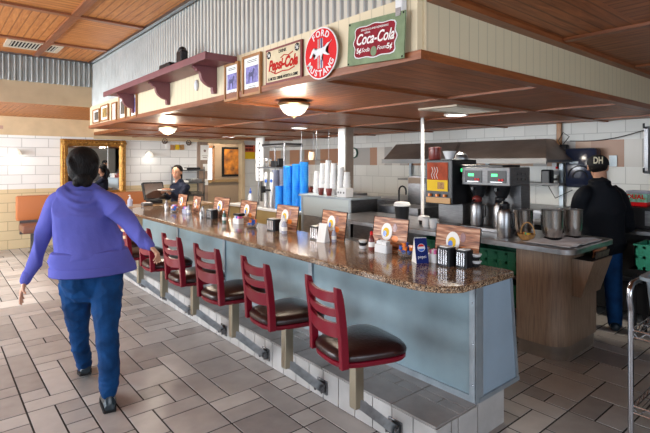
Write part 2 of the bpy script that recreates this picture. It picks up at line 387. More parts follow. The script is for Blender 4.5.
# floor: modular tiles on a dark grout bed
def make_floor():
    U = .1525; bm = bmesh.new(); lay = bm.loops.layers.float_color.new('tint')
    nx0, nx1, ny0, ny1 = -23, 43, -20, 79
    occ = set()
    for j in range(ny0, ny1):
        for i in range(nx0, nx1):
            if (i, j) in occ: continue
            opts = random.choices([(2, 2), (2, 1), (1, 2), (3, 2), (1, 1), (1, 3)], weights=[24, 30, 12, 4, 22, 8], k=4); random.shuffle(opts)
            opts.append((1, 1))
            for a, b in opts:
                if i + a <= nx1 and j + b <= ny1 and all((i + p, j + q) not in occ for p in range(a) for q in range(b)): break
            for p in range(a):
                for q in range(b): occ.add((i + p, j + q))
            g = .0055; x0, x1, y0, y1 = i * U + g, (i + a) * U - g, j * U + .065 + g, (j + b) * U + .065 - g
            e = .0006; t = random.random()
            o = [bm.verts.new(p) for p in ((x0, y0, -.003), (x1, y0, -.003), (x1, y1, -.003), (x0, y1, -.003))]
            n = [bm.verts.new(p) for p in ((x0 + e, y0 + e, 0), (x1 - e, y0 + e, 0), (x1 - e, y1 - e, 0), (x0 + e, y1 - e, 0))]
            fs = [bm.faces.new(n)] + [bm.faces.new((o[k], o[(k + 1) % 4], n[(k + 1) % 4], n[k])) for k in range(4)]
            for f in fs:
                f.material_index = 0
                for l in f.loops: l[lay] = (t, random.random(), 0, 1)
    f = bm.faces.new([bm.verts.new(p) for p in ((XL - .2, YBk - .2, -.003), (8.2, YBk - .2, -.003), (8.2, 12.4, -.003), (XL - .2, 12.4, -.003))]); f.material_index = 1
    f = bm.faces.new([bm.verts.new(p) for p in ((XL - .2, YBk - .2, -.05), (XL - .2, 12.4, -.05), (8.2, 12.4, -.05), (8.2, YBk - .2, -.05))]); f.material_index = 1
    me = bpy.data.meshes.new('floor'); bm.to_mesh(me); bm.free()
    m = bpy.data.materials.new('floor_tile'); m.use_nodes = True; nt = m.node_tree; N = nt.nodes; L = nt.links; b = N['Principled BSDF']
    at = N.new('ShaderNodeAttribute'); at.attribute_name = 'tint'; sp = N.new('ShaderNodeSeparateColor'); L.new(at.outputs['Color'], sp.inputs[0])
    tc = N.new('ShaderNodeTexCoord'); t1 = N.new('ShaderNodeTexNoise'); t1.inputs['Scale'].default_value = 9; t1.inputs['Detail'].default_value = 7; L.new(tc.outputs['Object'], t1.inputs[0])
    fac = math_node(nt, 'ADD', math_node(nt, 'MULTIPLY', sp.outputs[0], .55), math_node(nt, 'MULTIPLY', t1.outputs['Fac'], .5))
    r = N.new('ShaderNodeValToRGB'); L.new(fac, r.inputs[0]); r.color_ramp.elements[0].position = .15; r.color_ramp.elements[1].position = .85
    r.color_ramp.elements[0].color = (.24, .218, .205, 1); r.color_ramp.elements[1].color = (.47, .442, .415, 1)
    L.new(r.outputs[0], b.inputs['Base Color']); b.inputs['Roughness'].default_value = .36
    bp = N.new('ShaderNodeBump'); bp.inputs['Strength'].default_value = .25; bp.inputs['Distance'].default_value = .006; L.new(t1.outputs['Fac'], bp.inputs['Height']); L.new(bp.outputs[0], b.inputs['Normal'])
    me.materials.append(m); me.materials.append(mat('dark_grout', (.018, .014, .012), .9))
    o = bpy.data.objects.new('floor', me); COL.objects.link(o); return struct(o)
make_floor()

def corrugated(axis, const, a0, a1, z0, z1, name, side):
    b = B(); pitch = .066; n = int((a1 - a0) / pitch * 8); amp = .018; off = -.002 if axis == 'x' else .022
    def f(u, v):
        a = a0 + (a1 - a0) * u; h = const + side * (off + amp * math.sin(2 * PI * a / pitch)); z = z0 + (z1 - z0) * v
        return (h, a, z) if axis == 'x' else (a, h, z)
    b.grid(f, n, 1)
    o = b.build(name, 'galv', smooth=False, recalc=False)
    for p in o.data.polygons: p.use_smooth = True
    return struct(o)
corrugated('x', XA, YBk, YT - .0, ZF - .01, ZT, 'wall_corrugated_right', -1)
corrugated('y', YT, XL, XA - .02, 2.655, ZT, 'wall_corrugated_far', -1)
# solid backing / shell
def sbox(name, lo, hi, m): return struct(B().box(lo, hi).build(name, m))
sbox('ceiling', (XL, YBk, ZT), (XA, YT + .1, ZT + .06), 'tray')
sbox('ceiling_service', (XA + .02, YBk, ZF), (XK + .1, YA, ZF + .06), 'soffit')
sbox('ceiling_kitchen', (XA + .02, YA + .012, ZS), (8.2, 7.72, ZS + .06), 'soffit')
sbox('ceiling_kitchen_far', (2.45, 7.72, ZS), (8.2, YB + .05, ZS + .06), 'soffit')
sbox('wall_step_far', (XA, 7.69, ZS), (2.45, 7.72, ZL + .06), 'cream'); sbox('wall_step_side', (2.45, 7.72, ZS), (2.49, YB, ZL + .06), 'cream')
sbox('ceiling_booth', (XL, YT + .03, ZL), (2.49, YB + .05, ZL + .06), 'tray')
sbox('wall_tray_side', (XA, YBk, ZF + .0), (XA + .05, YT, ZT + .05), 'plain')
sbox('wall_fascia_far', (XL, YT, ZL), (XA + .02, YT + .03, ZT), 'tan')
# cream fascia: long side, near side
sbox('wall_fascia_side', (XA - .02, YA, ZS + .02), (XA + .02, YT + .08, ZF + .005), 'fascia')
sbox('wall_fascia_end', (XA + .02, YA - .02, ZS + .02), (XK + .1, YA + .01, ZF), 'fasciax')
sbox('trim_1', (XA - .035, YA - .035, ZS - .02), (XA + .04, YT + .1, ZS + .025), 'beam')
sbox('trim_2', (XA + .04, YA - .035, ZS - .02), (XK, YA + .04, ZS + .025), 'beamx')
sbox('trim_3', (XA + .03, YA - .09, ZF - .03), (XK, YA - .02, ZF + .005), 'beamx')
sbox('trim_4', (XA - .01, YBk, ZF - .035), (XA + .10, YA - .09, ZF + .005), 'beam')
sbox('trim_5', (XA - .075, YBk, ZT - .03), (XA - .035, YT - .04, ZT + .001), 'steeld')
sbox('trim_6', (XL, YT - .06, ZT - .025), (XA - .08, YT - .035, ZT + .001), 'steeld')
k = 7
for y in (2.3, 3.65, 5.0, 6.35, 7.7, 9.05): sbox('trim_%d' % k, (XA + .05 if y < 7.71 else 2.5, y - .03, ZS - .018), (XK, y + .03, ZS + .002), 'beamx'); k += 1
for x in (3.2, 4.66, 6.1): sbox('trim_%d' % k, (x - .03, YA + .05, ZS - .016), (x + .03, YB - .05, ZS + .002), 'beam'); k += 1
for x in (1.11, -.31, -1.73): sbox('trim_%d' % k, (x - .04, YBk, ZT - .02), (x + .04, YT - .07, ZT + .002), 'beam'); k += 1
for y in (6.6, 5.23, 3.86, 2.49): sbox('trim_%d' % k, (XL, y - .04, ZT - .022), (XA - .08, y + .04, ZT + .002), 'beamx'); k += 1
for x in (3.25, 4.63): sbox('trim_%d' % k, (x - .03, YBk, ZF - .02), (x + .03, YA - .1, ZF + .002), 'beam'); k += 1
for y in (.1, -1.3): sbox('trim_%d' % k, (XA + .11, y - .03, ZF - .02), (XK, y + .03, ZF + .002), 'beamx'); k += 1
sbox('trim_%d' % k, (.4, YT + .04, ZL - .02), (.48, YB, ZL + .002), 'beam'); k += 1
# far block wall with a doorway, tan header band
sbox('wall_far', (XL, YB, 0), (4.6, YB + .12, ZL + .1), 'brick')
sbox('wall_far_kitchen', (5.80, YB, 0), (XK + .1, YB + .12, ZL + .1), 'kwhite')
sbox('trim_%d' % k, (XL, YB - .03, 2.03), (2.45, YB, ZL), 'cream'); k += 1
sbox('trim_%d' % k, (2.45, YB - .03, 2.0), (5.80, YB, ZS), 'cream'); k += 1
sbox('trim_%d' % k, (4.6, YB - .06, 0), (4.84, YB + .14, 2.0), grain('weathered_post_wood', (.34, .24, .18), (.22, .15, .11), 2, 5, .6)); k += 1
sbox('wall_doorway_head', (4.84, YB, 1.98), (5.80, YB + .12, ZL), 'tan')
sbox('trim_%d' % k, (5.74, YB - .03, 0), (5.82, YB + .14, 2.0), 'cream'); k += 1
sbox('wall_hall', (3.5, 12.1, 0), (8.2, 12.2, 2.5), 'hall')
sbox('wall_hall_left', (3.5, YB + .1, 0), (3.6, 12.1, 2.5), 'hall')
sbox('wall_hall_right', (8.1, YB + .1, 0), (8.2, 12.1, 2.5), 'hall')
sbox('ceiling_hall', (3.5, YB + .1, 2.4), (8.2, 12.2, 2.46), 'plain')
sbox('baseboard_hall_rail', (3.6, 12.04, .98), (8.1, 12.1, 1.06), mat('ochre_rail', (.33, .20, .07), .5))
struct(B().box((5.62, 12.02, 1.02), (5.72, 12.1, 2.0)).box((6.0, 12.02, 1.02), (6.06, 12.1, 2.0)).box((5.62, 12.02, 1.93), (6.06, 12.1, 2.0)).build('window_1', 'wood'))
sbox('window_2', (5.72, 12.07, 1.06), (6.0, 12.09, 1.93), mat('lit_window', (.8, .85, .9), .3, emit=((.9, .95, 1), 1.2)))
# kitchen wall: tiles, coloured band
sbox('wall_kitchen', (XK, YBk, 0), (XK + .12, YB, ZF + .1), 'kwhite')
def band():
    m = bpy.data.materials.new('mixed_tile_band'); m.use_nodes = True; nt = m.node_tree; N = nt.nodes; L = nt.links; b = N['Principled BSDF']
    tc = N.new('ShaderNodeTexCoord'); sp = N.new('ShaderNodeSeparateXYZ'); L.new(tc.outputs['Object'], sp.inputs[0])
    c = math_node(nt, 'FLOOR', math_node(nt, 'DIVIDE', sp.outputs[1], .19)); wn = N.new('ShaderNodeTexWhiteNoise'); wn.noise_dimensions = '1D'; L.new(c, wn.inputs['W'])
    r = N.new('ShaderNodeValToRGB'); r.color_ramp.interpolation = 'CONSTANT'; L.new(wn.outputs['Value'], r.inputs[0])
    r.color_ramp.elements[0].color = (.33, .17, .10, 1); r.color_ramp.elements[1].position = .38; r.color_ramp.elements[1].color = (.34, .32, .30, 1)
    for p, cc in ((.6, (.55, .52, .48)), (.78, (.40, .24, .15))): e = r.color_ramp.elements.new(p); e.color = (*cc, 1)
    L.new(r.outputs[0], b.inputs['Base Color']); b.inputs['Roughness'].default_value = .4
    return m
sbox('trim_%d' % k, (XK - .012, .5, 1.49), (XK, YB, 1.83), band()); k += 1
sbox('wall_right_near', (XK - .0, YBk, 0), (XK + .1, .4, ZF), 'kwhite')
# wall left of the camera and behind it, both with window openings
def window_wall(name, axis, const, a0, a1, z1, wins, th=.12):
    b = B(); cuts = sorted(wins); cur = a0
    def seg(p, q, zl, zh):
        if axis == 'x': b.box((const - th, p, zl), (const, q, zh))
        else: b.box((p, const - th, zl), (q, const, zh))
    for (w0, w1, zl, zh) in cuts:
        seg(cur, w0, 0, z1); seg(w0, w1, 0, zl); seg(w0, w1, zh, z1); cur = w1
    seg(cur, a1, 0, z1); return struct(b.build(name, 'plain'))
window_wall('wall_left', 'x', XL, YBk, YB, ZT + .05, [(1.3, 5.5, .85, 2.4), (6.2, 9.5, .85, 2.3)])
window_wall('wall_back', 'y', YBk, XL, XK, ZT + .05, [(-1.7, 2.1, .85, 2.4)])
for n, (lo, hi) in enumerate((((XL - .08, 1.3, .85), (XL - .03, 5.5, 2.4)), ((XL - .08, 6.2, .85), (XL - .03, 9.5, 2.3)), ((-1.7, YBk - .08, .85), (2.1, YBk - .03, 2.4)))):
    b = B(); lo = Vector(lo); hi = Vector(hi); ax = 1 if n < 2 else 0
    for i in range(4):
        p = lo.copy(); q = hi.copy(); s = lo[ax] + (hi[ax] - lo[ax] - .05) * i / 3; p[ax] = s; q[ax] = s + .05; b.box(p, q)
    for z in (lo.z, hi.z - .05): p = lo.copy(); q = hi.copy(); p.z = z; q.z = z + .05; b.box(p, q)
    struct(b.build('window_%d' % (n + 3), 'white'))

b = B()  # closed slats added in the unseen left window to block the sun
for i in range(31): b.box((XL - .025, 1.3, .86 + i * .05), (XL - .015, 5.5, .914 + i * .05), rot=Matrix.Rotation(R(12), 3, 'Y'))
struct(b.build('window_6', 'white'))
# ================================================================== COUNTER
CX0, CX1, CY0, CY1 = 1.98, 2.68, 1.43, 6.96
t = thing('service_counter', (2.35, 1.5, 0), 'long customer counter base clad in blue-grey sheet metal behind the red stools', 'counter')
B().box((2.345, 1.50, .2), (2.385, 6.90, .862)).build('front_panel', 'panel', t)
b = B()
for a, c in (((2.33, 1.48), (2.78, 1.48)),):
    pass
b.bridge([b.ring([(2.345, 1.482, .2), (2.80, 1.482, .2), (2.80, 1.515, .2), (2.345, 1.515, .2)]), b.ring([(2.335, 1.482, .862), (2.72, 1.482, .862), (2.72, 1.515, .862), (2.335, 1.515, .862)])])
b.build('end_panel', mat('pale_blue_end_panel', (.27, .35, .43), .45, nz=(3, .12)), t)
bk = B().box((2.62, 1.53, .2), (2.66, 6.90, .86)).build('rear_panel', 'steeld', t)
for i, y in enumerate((1.475, 2.95, 4.4, 5.6)):
    B().box((2.328, y, .2), (2.346, y + .045, .862), bev=.002).build('joint_strip', 'strip', t)
B().box((2.328, 1.474, .2), (2.40, 1.482, .862)).build('corner_strip', 'strip', t)
b = B()
b.bridge([b.ring([(2.775, 1.474, .2), (2.80, 1.474, .2), (2.80, 1.482, .2), (2.775, 1.482, .2)]), b.ring([(2.70, 1.474, .862), (2.72, 1.474, .862), (2.72, 1.482, .862), (2.70, 1.482, .862)])])
b.build('edge_strip', 'strip', t)
B().box((2.33, 1.49, .2), (2.345, 6.88, .235)).build('bottom_strip', 'strip', t)
B().box((2.36, 1.470, .2), (2.80, 1.482, .225)).build('bottom_strip', 'strip', t)
b = B()
for z in (.3, .53, .76): b.lathe([(.005, 0), (.003, .003)], (2.327, 1.497, z), 8, rot=Matrix.Rotation(R(-90), 3, 'Y'))
b.build('screws', 'chrome', t)
# top
def ctop():
    def outline(g):
        r = .16; pts = []
        x0, x1, y0, y1 = CX0 - g, CX1 + g * .3, CY0 - g, CY1
        for kk in range(9): a = R(180 + 90 * kk / 8); pts.append((x0 + r + r * math.cos(a), y0 + .10 + r + r * math.sin(a) - .10 * kk / 8))
        pts += [(x0 + .45, y0), (x1 - .03, y0), (x1 - .008, y0 + .01), (x1, y0 + .03), (x1, y1 - .3), (x1 - .1, y1), (x0 + .3, y1), (x0, y1 - .4)]
        return pts
    b = B(); b.bridge([b.ring([(x, y, z) for x, y in outline(g)]) for z, g in ((.862, -.006), (.866, 0), (.893, 0), (.90, -.006))])
    o = b.build('speckled_worktop', 'granite', smooth=True)
    return tag(o, 'long glossy speckled brown counter top with a rounded near corner', 'counter top')
ctop()
# tiled step in front + plinth
t = thing('tiled_step', (2.1, 1.5, 0), 'raised grey tiled foot step running below the red stools', 'step')
tilem = MATS.get('step_tile') or mat('step_tile', (.26, .24, .23), .35, nz=(6, .25), bump=(20, .15))
tilef = mat('step_face_tile', (.43, .42, .41), .4, nz=(5, .2), bump=(20, .15))
B().box((1.985, 1.49, 0), (2.34, 6.95, .19)).build('grout_core', mat('step_grout', (.05, .045, .042), .8), t)
b = B(); y = 1.478; ii = 0
while y < 6.8:
    L_ = .305
    b.box((1.972, y + .003, .188), (2.17, y + L_ - .003, .2), bev=.0015)
    b.box((2.176, y + .003 + (.0 if ii % 2 else 0), .188), (2.25, y + L_ * .5 - .003, .2), bev=.0015); b.box((2.176, y + L_ * .5 + .003, .188), (2.25, y + L_ - .003, .2), bev=.0015)
    b.box((2.256, y + .003, .188), (2.345, y + L_ - .003, .2), bev=.0015)
    y += L_; ii += 1
b.build('tread_tile', tilem, t)
b = B(); y = 1.478
while y < 6.8:
    wd = random.choice((.10, .15, .15)); b.box((1.972, y + .003, .004), (1.986, y + wd - .003, .186), bev=.0015); y += wd
for x, x2 in ((1.972, 2.10), (2.106, 2.16), (2.166, 2.345)): b.box((x, 1.476, .004), (x2 - .003, 1.49, .186), bev=.0015)
b.build('face_tile', tilef, t)
t2 = B().box((2.347, 1.474, 0), (2.622, 6.88, .2)).build('plinth', tilef)
tag(t2, 'pale tiled plinth carrying the near end of the metal-clad counter', 'plinth')

# ================================================================== STOOLS
def make_stool():
    t = thing('counter_stool', (0, 0, 0), '', 'stool')
    b = B(); b.box((-.03, -.025, .26), (.03, .025, .515), bev=.004); b.build('column', 'brassy', t)
    b = B(); b.tube([(0, 0, .285), (.03, -.006, .265), (.20, -.045, .11), (.235, -.05, .085)], 0, rect=(.048, .048)); b.build('arm', 'dullmetal', t)
    b = B(); b.box((.240, -.10, .04), (.25, .0, .13), bev=.003); b.box((.205, -.088, .06), (.24, -.078, .11)); b.box((.205, -.022, .06), (.24, -.012, .11)); b.tube([(.22, -.095, .10), (.22, -.005, .10)], .008)
    b.build('wall_bracket', 'steeld', t)
    cx = .080; SY = .11
    def outl(g):
        pts = []; n = 40
        for i in range(n):
            a = 2 * PI * i / n; c, s_ = math.cos(a), math.sin(a)
            e = 3.8; rr = (abs(c) ** e + abs(s_) ** e) ** (-1 / e)
            x = rr * c * (.215 + g); y = rr * s_ * (.200 + g) * (1.0 + .17 * c * rr) + SY
            pts.append((x + cx, y))
        return pts
    b = B(); b.bridge([b.ring([(x, y, z) for x, y in outl(g)]) for z, g in ((.492, -.02), (.492, -.004), (.500, .002), (.517, .002), (.52, -.004))]); b.build('seat_pan', 'red', t, smooth=True)
    b = B(); b.bridge([b.ring([(x, y, z + zz) for x, y in outl(g)]) for z, g, zz in ((.52, -.008, 0), (.528, .004, 0), (.545, .006, 0), (.562, -.004, 0), (.575, -.035, 0), (.583, -.08, 0), (.587, -.13, 0), (.588, -.18, 0))]); b.build('seat_pad', 'vinyl', t, smooth=True)
    for s in (-1, 1):
        b = B(); yy = s * .162 + SY
        def post(z): return -.112 - .035 * max(0, (z - .5)) / .4 + .01 * math.sin((z - .45) * 7)
        rings = []
        for i in range(9):
            z = .497 + (.908 - .497) * i / 8; x = post(z); d = .022 if i < 8 else .016
            rings.append(b.ring([(x - d, yy - .016, z + (.01 if i == 8 else 0)), (x + d, yy - .016, z), (x + d, yy + .016, z), (x - d, yy + .016, z + (.01 if i == 8 else 0))]))
        b.bridge(rings); b.build('back_post', 'red', t, bev=.004)
    for z0, z1 in ((.835, .888), (.762, .803), (.655, .730)):
        b = B()
        def fr(u, v, off):
            y = -.152 + .304 * u + SY; z = z0 + (z1 - z0) * v
            dip = -.012 * (1 - (2 * u - 1) ** 2)
            return Vector((-.112 - .035 * (z - .5) / .4 - .02 * (1 - (2 * u - 1) ** 2) + off, y, z + dip))
        n = 12; rings = []
        for i in range(n + 1):
            u = i / n; rings.append(b.ring([fr(u, 0, -.009), fr(u, 0, .009), fr(u, 1, .009), fr(u, 1, -.009)]))
        b.bridge(rings); b.build('back_slat', 'red', t, smooth=True)
    return t
stool0 = make_stool()
ST = [(1.80, -11, 'red ladder-back stool nearest the rounded end of the counter'),
      (2.43, -5, 'second red ladder-back stool from the near end of the counter'),
      (3.11, 2, 'third red ladder-back stool from the near end of the counter'),
      (3.78, 0, 'fourth red ladder-back stool, between the third one and the one by the woman\'s hand'),
      (4.47, -3, 'red ladder-back stool just right of the woman\'s outstretched hand'),
      (5.14, 0, 'red ladder-back stool half hidden behind the woman\'s right hand'),
      (5.80, 0, 'farthest stool along the counter, mostly hidden behind the woman in blue')]
for i, (y, a, lab) in enumerate(ST):
    s = stool0 if i == 0 else copy_tree(stool0)
    s.location = (1.722, y, 0); s['label'] = lab; s['category'] = 'stool'; s['group'] = 'red stools along the counter'
    for c in s.children:
        if not any(n in c.name for n in ('column', 'arm', 'bracket')): c.rotation_euler = (0, 0, R(a)); c.location = (0, .045 if i else 0, .014 if i else .004)

# ================================================================== COUNTER-TOP SETS
ZC = .9
TCOLS = [(.27, .12, .05), (.42, .22, .11), (.50, .31, .18), (.34, .16, .08)]
def menu_mat():
    m = bpy.data.materials.new('menu_print'); m.use_nodes = True; nt = m.node_tree; N = nt.nodes; L = nt.links; b = N['Principled BSDF']
    tc = N.new('ShaderNodeTexCoord'); mp = N.new('ShaderNodeMapping'); mp.inputs['Scale'].default_value = (1, 2.5, 26); L.new(tc.outputs['Object'], mp.inputs[0])
    t_ = N.new('ShaderNodeTexNoise'); t_.inputs['Scale'].default_value = 2.2; t_.inputs['Detail'].default_value = 5; L.new(mp.outputs[0], t_.inputs[0])
    r = N.new('ShaderNodeValToRGB'); L.new(t_.outputs['Fac'], r.inputs[0]); r.color_ramp.elements[0].position = .33; r.color_ramp.elements[0].color = (.08, .028, .016, 1); r.color_ramp.elements[1].position = .66; r.color_ramp.elements[1].color = (.60, .36, .22, 1)
    e = r.color_ramp.elements.new(.5); e.color = (.34, .13, .06, 1)
    L.new(r.outputs[0], b.inputs['Base Color']); b.inputs['Roughness'].default_value = .35; return m
M['menu'] = menu_mat(); M['menu'].node_tree.nodes['Principled BSDF'].inputs['Specular IOR Level'].default_value = .2
def make_menu():
    t = thing('menu_card', (0, 0, 0), '', 'menu')
    rot = Matrix.Rotation(R(8), 3, 'Y')
    def P(a, b_, d): return rot @ Vector((d, a, b_))
    w_, h_ = .165, .235
    B().prism([(-w_, 0), (w_, 0), (w_, h_), (-w_, h_)], P, 0, .004).build('card', 'menu', t)
    b = B(); b.prism([(-w_ - .003, 0), (-w_, 0), (-w_, h_), (-w_ - .003, h_)], P, -.002, .006); b.prism([(w_, 0), (w_ + .003, 0), (w_ + .003, h_), (w_, h_)], P, -.002, .006); b.prism([(-w_, h_), (w_, h_), (w_, h_ + .003), (-w_, h_ + .003)], P, -.002, .006); b.build('cover_edge', 'blackm', t)
    circ = lambda cx, cy, r, sy=1, n=22: [(cx + r * math.cos(2 * PI * i / n), cy + r * sy * math.sin(2 * PI * i / n)) for i in range(n)]
    B().prism(circ(.03, .13, .052, 1.25), P, -.0015, 0).build('plate_print', 'whitep', t)
    B().prism(circ(.035, .125, .030, 1.15), P, -.0025, -.0015).build('egg_print', 'yellow', t)
    B().prism(circ(.045, .115, .017, 1.3), P, -.0035, -.0025).build('berry_print', 'blue', t)
    B().prism(circ(-.055, .085, .030, .8), P, -.0015, 0).build('toast_print', 'orangep', t)
    B().prism(circ(-.045, .165, .020, 1.5), P, -.0015, 0).build('coffee_print', 'redd', t)
    return t
menu0 = make_menu()
MENUS = [(452, 265, 1.80, 'largest menu card, behind the black napkin dispensers at the near end'),
         (388, 252, 2.38, 'wood-patterned menu card behind the white napkin box'),
         (326, 241, 3.02, 'menu card behind the dark dispenser and white tent card mid-counter'),
         (284, 231, 3.70, 'menu card in front of the blue cup stacks'),
         (243, 224, 4.42, 'menu card behind the white caddy below the doorway'),
         (216, 219, 5.03, 'menu card behind the black napkin holder near the far end'),
         (192, 213, 5.70, 'menu card just right of the waitress on the counter'),
         (173, 212, 6.15, 'menu card farthest down the counter, in front of the waitress')]
for i, (u, v, y, lab) in enumerate(MENUS):
    s = menu0 if i == 0 else copy_tree(menu0)
    s.location = (2.60, y, ZC + .001); s.rotation_euler = (0, 0, R((0, 2, -3, 3, 0, 4, -4, 2)[i])); s['label'] = lab; s['category'] = 'menu'; s['group'] = 'menu cards standing along the counter'
    if i in (6, 7): s.scale = (1, .8, .9)
# condiment pieces
def napkin_black(x, y, lab, w_=.11, h_=.12):
    t = thing('napkin_dispenser', (x, y, ZC), lab, 'napkin dispenser', 'dark napkin dispensers on the counter')
    b = B(); b.prism(rrect(.09, w_, .02, cx=x, cy=y), XY, ZC, ZC + h_); b.build('housing', 'black', t, smooth=True)
    b = B()
    for s in range(4): b.box((x - .047, y - w_ / 2 + .012 + s * (w_ - .024) / 4, ZC + .012), (x - .0445, y - w_ / 2 + .012 + (s + .55) * (w_ - .024) / 4, ZC + h_ - .012))
    b.build('face_rib', 'chrome', t)
    b = B(); b.box((x - .03, y - w_ * .3, ZC + h_), (x + .03, y + w_ * .3, ZC + h_ + .006)); b.build('napkins', 'whitep', t); return t
def lidded_jar(x, y, lab, r=.016, h=.085, body='glass', lid='chrome', name='salt_shaker', cat='shaker', grp='shakers on the counter'):
    t = thing(name, (x, y, ZC), lab, cat, grp)
    B().lathe([(r, 0), (r, h * .7), (r * .8, h * .8)], (x, y, ZC), 12).build('jar', body, t, smooth=True)
    B().lathe([(r * .85, 0), (r * .9, h * .16), (r * .5, h * .22)], (x, y, ZC + h * .8), 12).build('lid', lid, t, smooth=True); return t
def bottle(x, y, z, lab, col, lid, r=.026, h=.17, name='sauce_bottle', cat='bottle', grp=None):
    t = thing(name, (x, y, z), lab, cat, grp)
    B().lathe([(r * .95, 0), (r, .01), (r, h * .55), (r * .75, h * .68), (r * .42, h * .8)], (x, y, z), 14).build('body', col, t, smooth=True)
    B().lathe([(r * .48, 0), (r * .48, h * .14), (r * .25, h * .2)], (x, y, z + h * .8), 12).build('cap', lid, t, smooth=True)
    B().lathe([(r * 1.03, 0), (r * 1.03, h * .25)], (x, y, z + h * .18), 14).build('paper_label', 'whitep', t, smooth=True); return t
def packet_caddy(x, y, lab, cols, w_=.10, body='white'):
    t = thing('sugar_caddy', (x, y, ZC), lab, 'sugar caddy', 'packet caddies on the counter')
    b = B(); b.prism(rrect(.07, w_, .012, cx=x, cy=y), XY, ZC, ZC + .055); b.build('tray', body, t, smooth=True)
    n = len(cols)
    for i, c in enumerate(cols):
        yy = y - w_ / 2 + .012 + (w_ - .024) * (i + .5) / n
        b = B()
        for j in range(4): b.box((x - .022 + j * .012, yy - (w_ - .03) / n / 2, ZC + .055), (x - .016 + j * .012, yy + (w_ - .03) / n / 2, ZC + .078 + .004 * (j % 2)))
        b.build('packets', c, t)
    return t
def creamer_bowl(x, y, lab, n=16, r=.055):
    t = thing('glass_bowl', (x, y, ZC), lab, 'bowl', 'clear bowls of creamer cups')
    B().lathe([(r * .5, 0), (r * .8, .01), (r, .045), (r * .95, .045), (r * .75, .013), (.002, .008)], (x, y, ZC), 18, cap=False).build('bowl', 'glass', t, smooth=True)
    for i in range(n):
        a = i * 2.4; rr = r * .72 * math.sqrt((i % 8) / 8); z = ZC + .026 + .024 * (i // 8)
        cx, cy = x + rr * math.cos(a), y + rr * math.sin(a)
        o = B().lathe([(.011, 0), (.015, .020), (.018, .022), (.018, .025)], (cx, cy, z), 10, rot=Matrix.Rotation(R(20 * math.sin(i)), 3, 'X')).build('creamer_cup', ('blue', 'orangep', 'blue', 'blue')[i % 4] if i % 3 else 'orangep')
        lab2 = {'orangep': 'orange', 'blue': 'blue', 'white': 'white'}
        tag(o, 'tiny creamer cup lying in the ' + lab.split(' standing')[0], 'creamer cup', 'creamer cups in the ' + lab.split(' standing')[0])
    return t
def tent_card(x, y, lab, blue=True, rz=0, h_=.16, w_=.085):
    t = thing('tent_card', (x, y, ZC), lab, 'table sign', None)
    rot = Matrix.Rotation(rz, 3, 'Z'); O = Vector((x, y, ZC))
    def P(a, b_, d): return O + rot @ Vector((a, d, b_))
    B().prism([(-.04, 0), (.04, 0), (0, h_)], P, -w_ / 2, w_ / 2).build('card', 'whitep', t)
    if blue:
        n = Vector((-h_, 0, .04)).normalized(); up = Vector((.04, 0, h_)).normalized()
        def F(a, b_, d): return O + rot @ (Vector((-.04, 0, 0)) + up * b_ + Vector((0, -1, 0)) * a + n * d)
        hh = math.hypot(.04, h_)
        B().prism([(-w_ / 2, .0), (w_ / 2, .0), (w_ / 2, hh - .004), (-w_ / 2, hh - .004)], F, .0005, .0015).build('printed_face', 'pepsi', t)
        def circ(r0, a0, a1): return [(r0 * math.cos(R(a0 + (a1 - a0) * i / 14)), hh * .6 + r0 * math.sin(R(a0 + (a1 - a0) * i / 14))) for i in range(15)]
        B().prism(circ(.026, 0, 345), F, .0015, .002).build('globe_white', 'white', t)
        B().prism(circ(.023, 20, 165), F, .002, .0025).build('globe_red', 'signred', t)
        B().prism(circ(.023, 200, 345), F, .002, .0025).build('globe_blue', 'blue', t)
        pc = F(0, hh * .25, .002); text('pepsi', 'lettering', 'white', t, pc, .028, rot @ Vector((0, -1, 0)), rot @ up, .0004)
    return t
# set 1 (near end)
napkin_black(2.50, 1.795, 'left of two black chrome-ribbed napkin dispensers at the near end', .095, .115)
napkin_black(2.545, 1.695, 'right of two black chrome-ribbed napkin dispensers at the near end', .085, .105)
packet_caddy(2.52, 1.90, 'white caddy with pink sugar packets beside the ribbed dispensers', ['pink', 'white', 'pink'], .075)
lidded_jar(2.56, 1.985, 'clear salt shaker between the blue tent card and pink packets')
for i in range(4):
    o = B().lathe([(.025, 0), (.03, .010), (.034, .012), (.034, .018)], (2.60, 1.655 - .008 * (i % 2), ZC + i * .021), 16).build('jelly_tub', 'white' if i % 2 else 'blackm', smooth=True)
    tag(o, 'small round tub in the %s of the stack at the menu\'s right edge' % ('bottom layer', 'second layer', 'third layer', 'top layer')[i], 'tub', 'stacked tubs beside the nearest menu')
tent_card(2.44, 1.955, 'blue soda tent card standing at the near end of the counter', True, R(62), .16, .085)
creamer_bowl(2.50, 2.12, 'clear bowl of orange and blue creamers standing left of the blue tent card', 18, .065)
# set 2
packet_caddy(2.51, 2.345, 'white napkin box in front of the second menu from the near end', ['white', 'white'], .12)
bottle(2.50, 2.455, ZC, 'small brown sauce bottle left of the white napkin box', 'redd', 'signred', .022, .14)
for i in range(3):
    o = B().lathe([(.024, 0), (.03, .012), (.032, .014), (.032, .02)], (2.50, 2.545, ZC + i * .022), 16).build('jelly_tub', 'white' if i != 1 else 'blackm', smooth=True)
    tag(o, '%s round tub of the little stack left of the sauce bottle' % ('bottom', 'middle', 'top')[i], 'tub', 'stacked tubs beside the second menu')
lidded_jar(2.535, 2.405, 'white capped pepper shaker behind the white napkin box', body='white')
# set 3
napkin_black(2.50, 3.09, 'dark napkin dispenser in front of the mid-counter menu', .12, .11)
tent_card(2.46, 2.965, 'white and blue tent card beside the mid-counter menu', False, R(15), .15, .08)
bottle(2.52, 2.90, ZC, 'clear shaker bottle behind the white tent card', 'clearcup', 'white', .02, .12)
lidded_jar(2.52, 3.19, 'clear shaker left of the dark mid-counter dispenser')
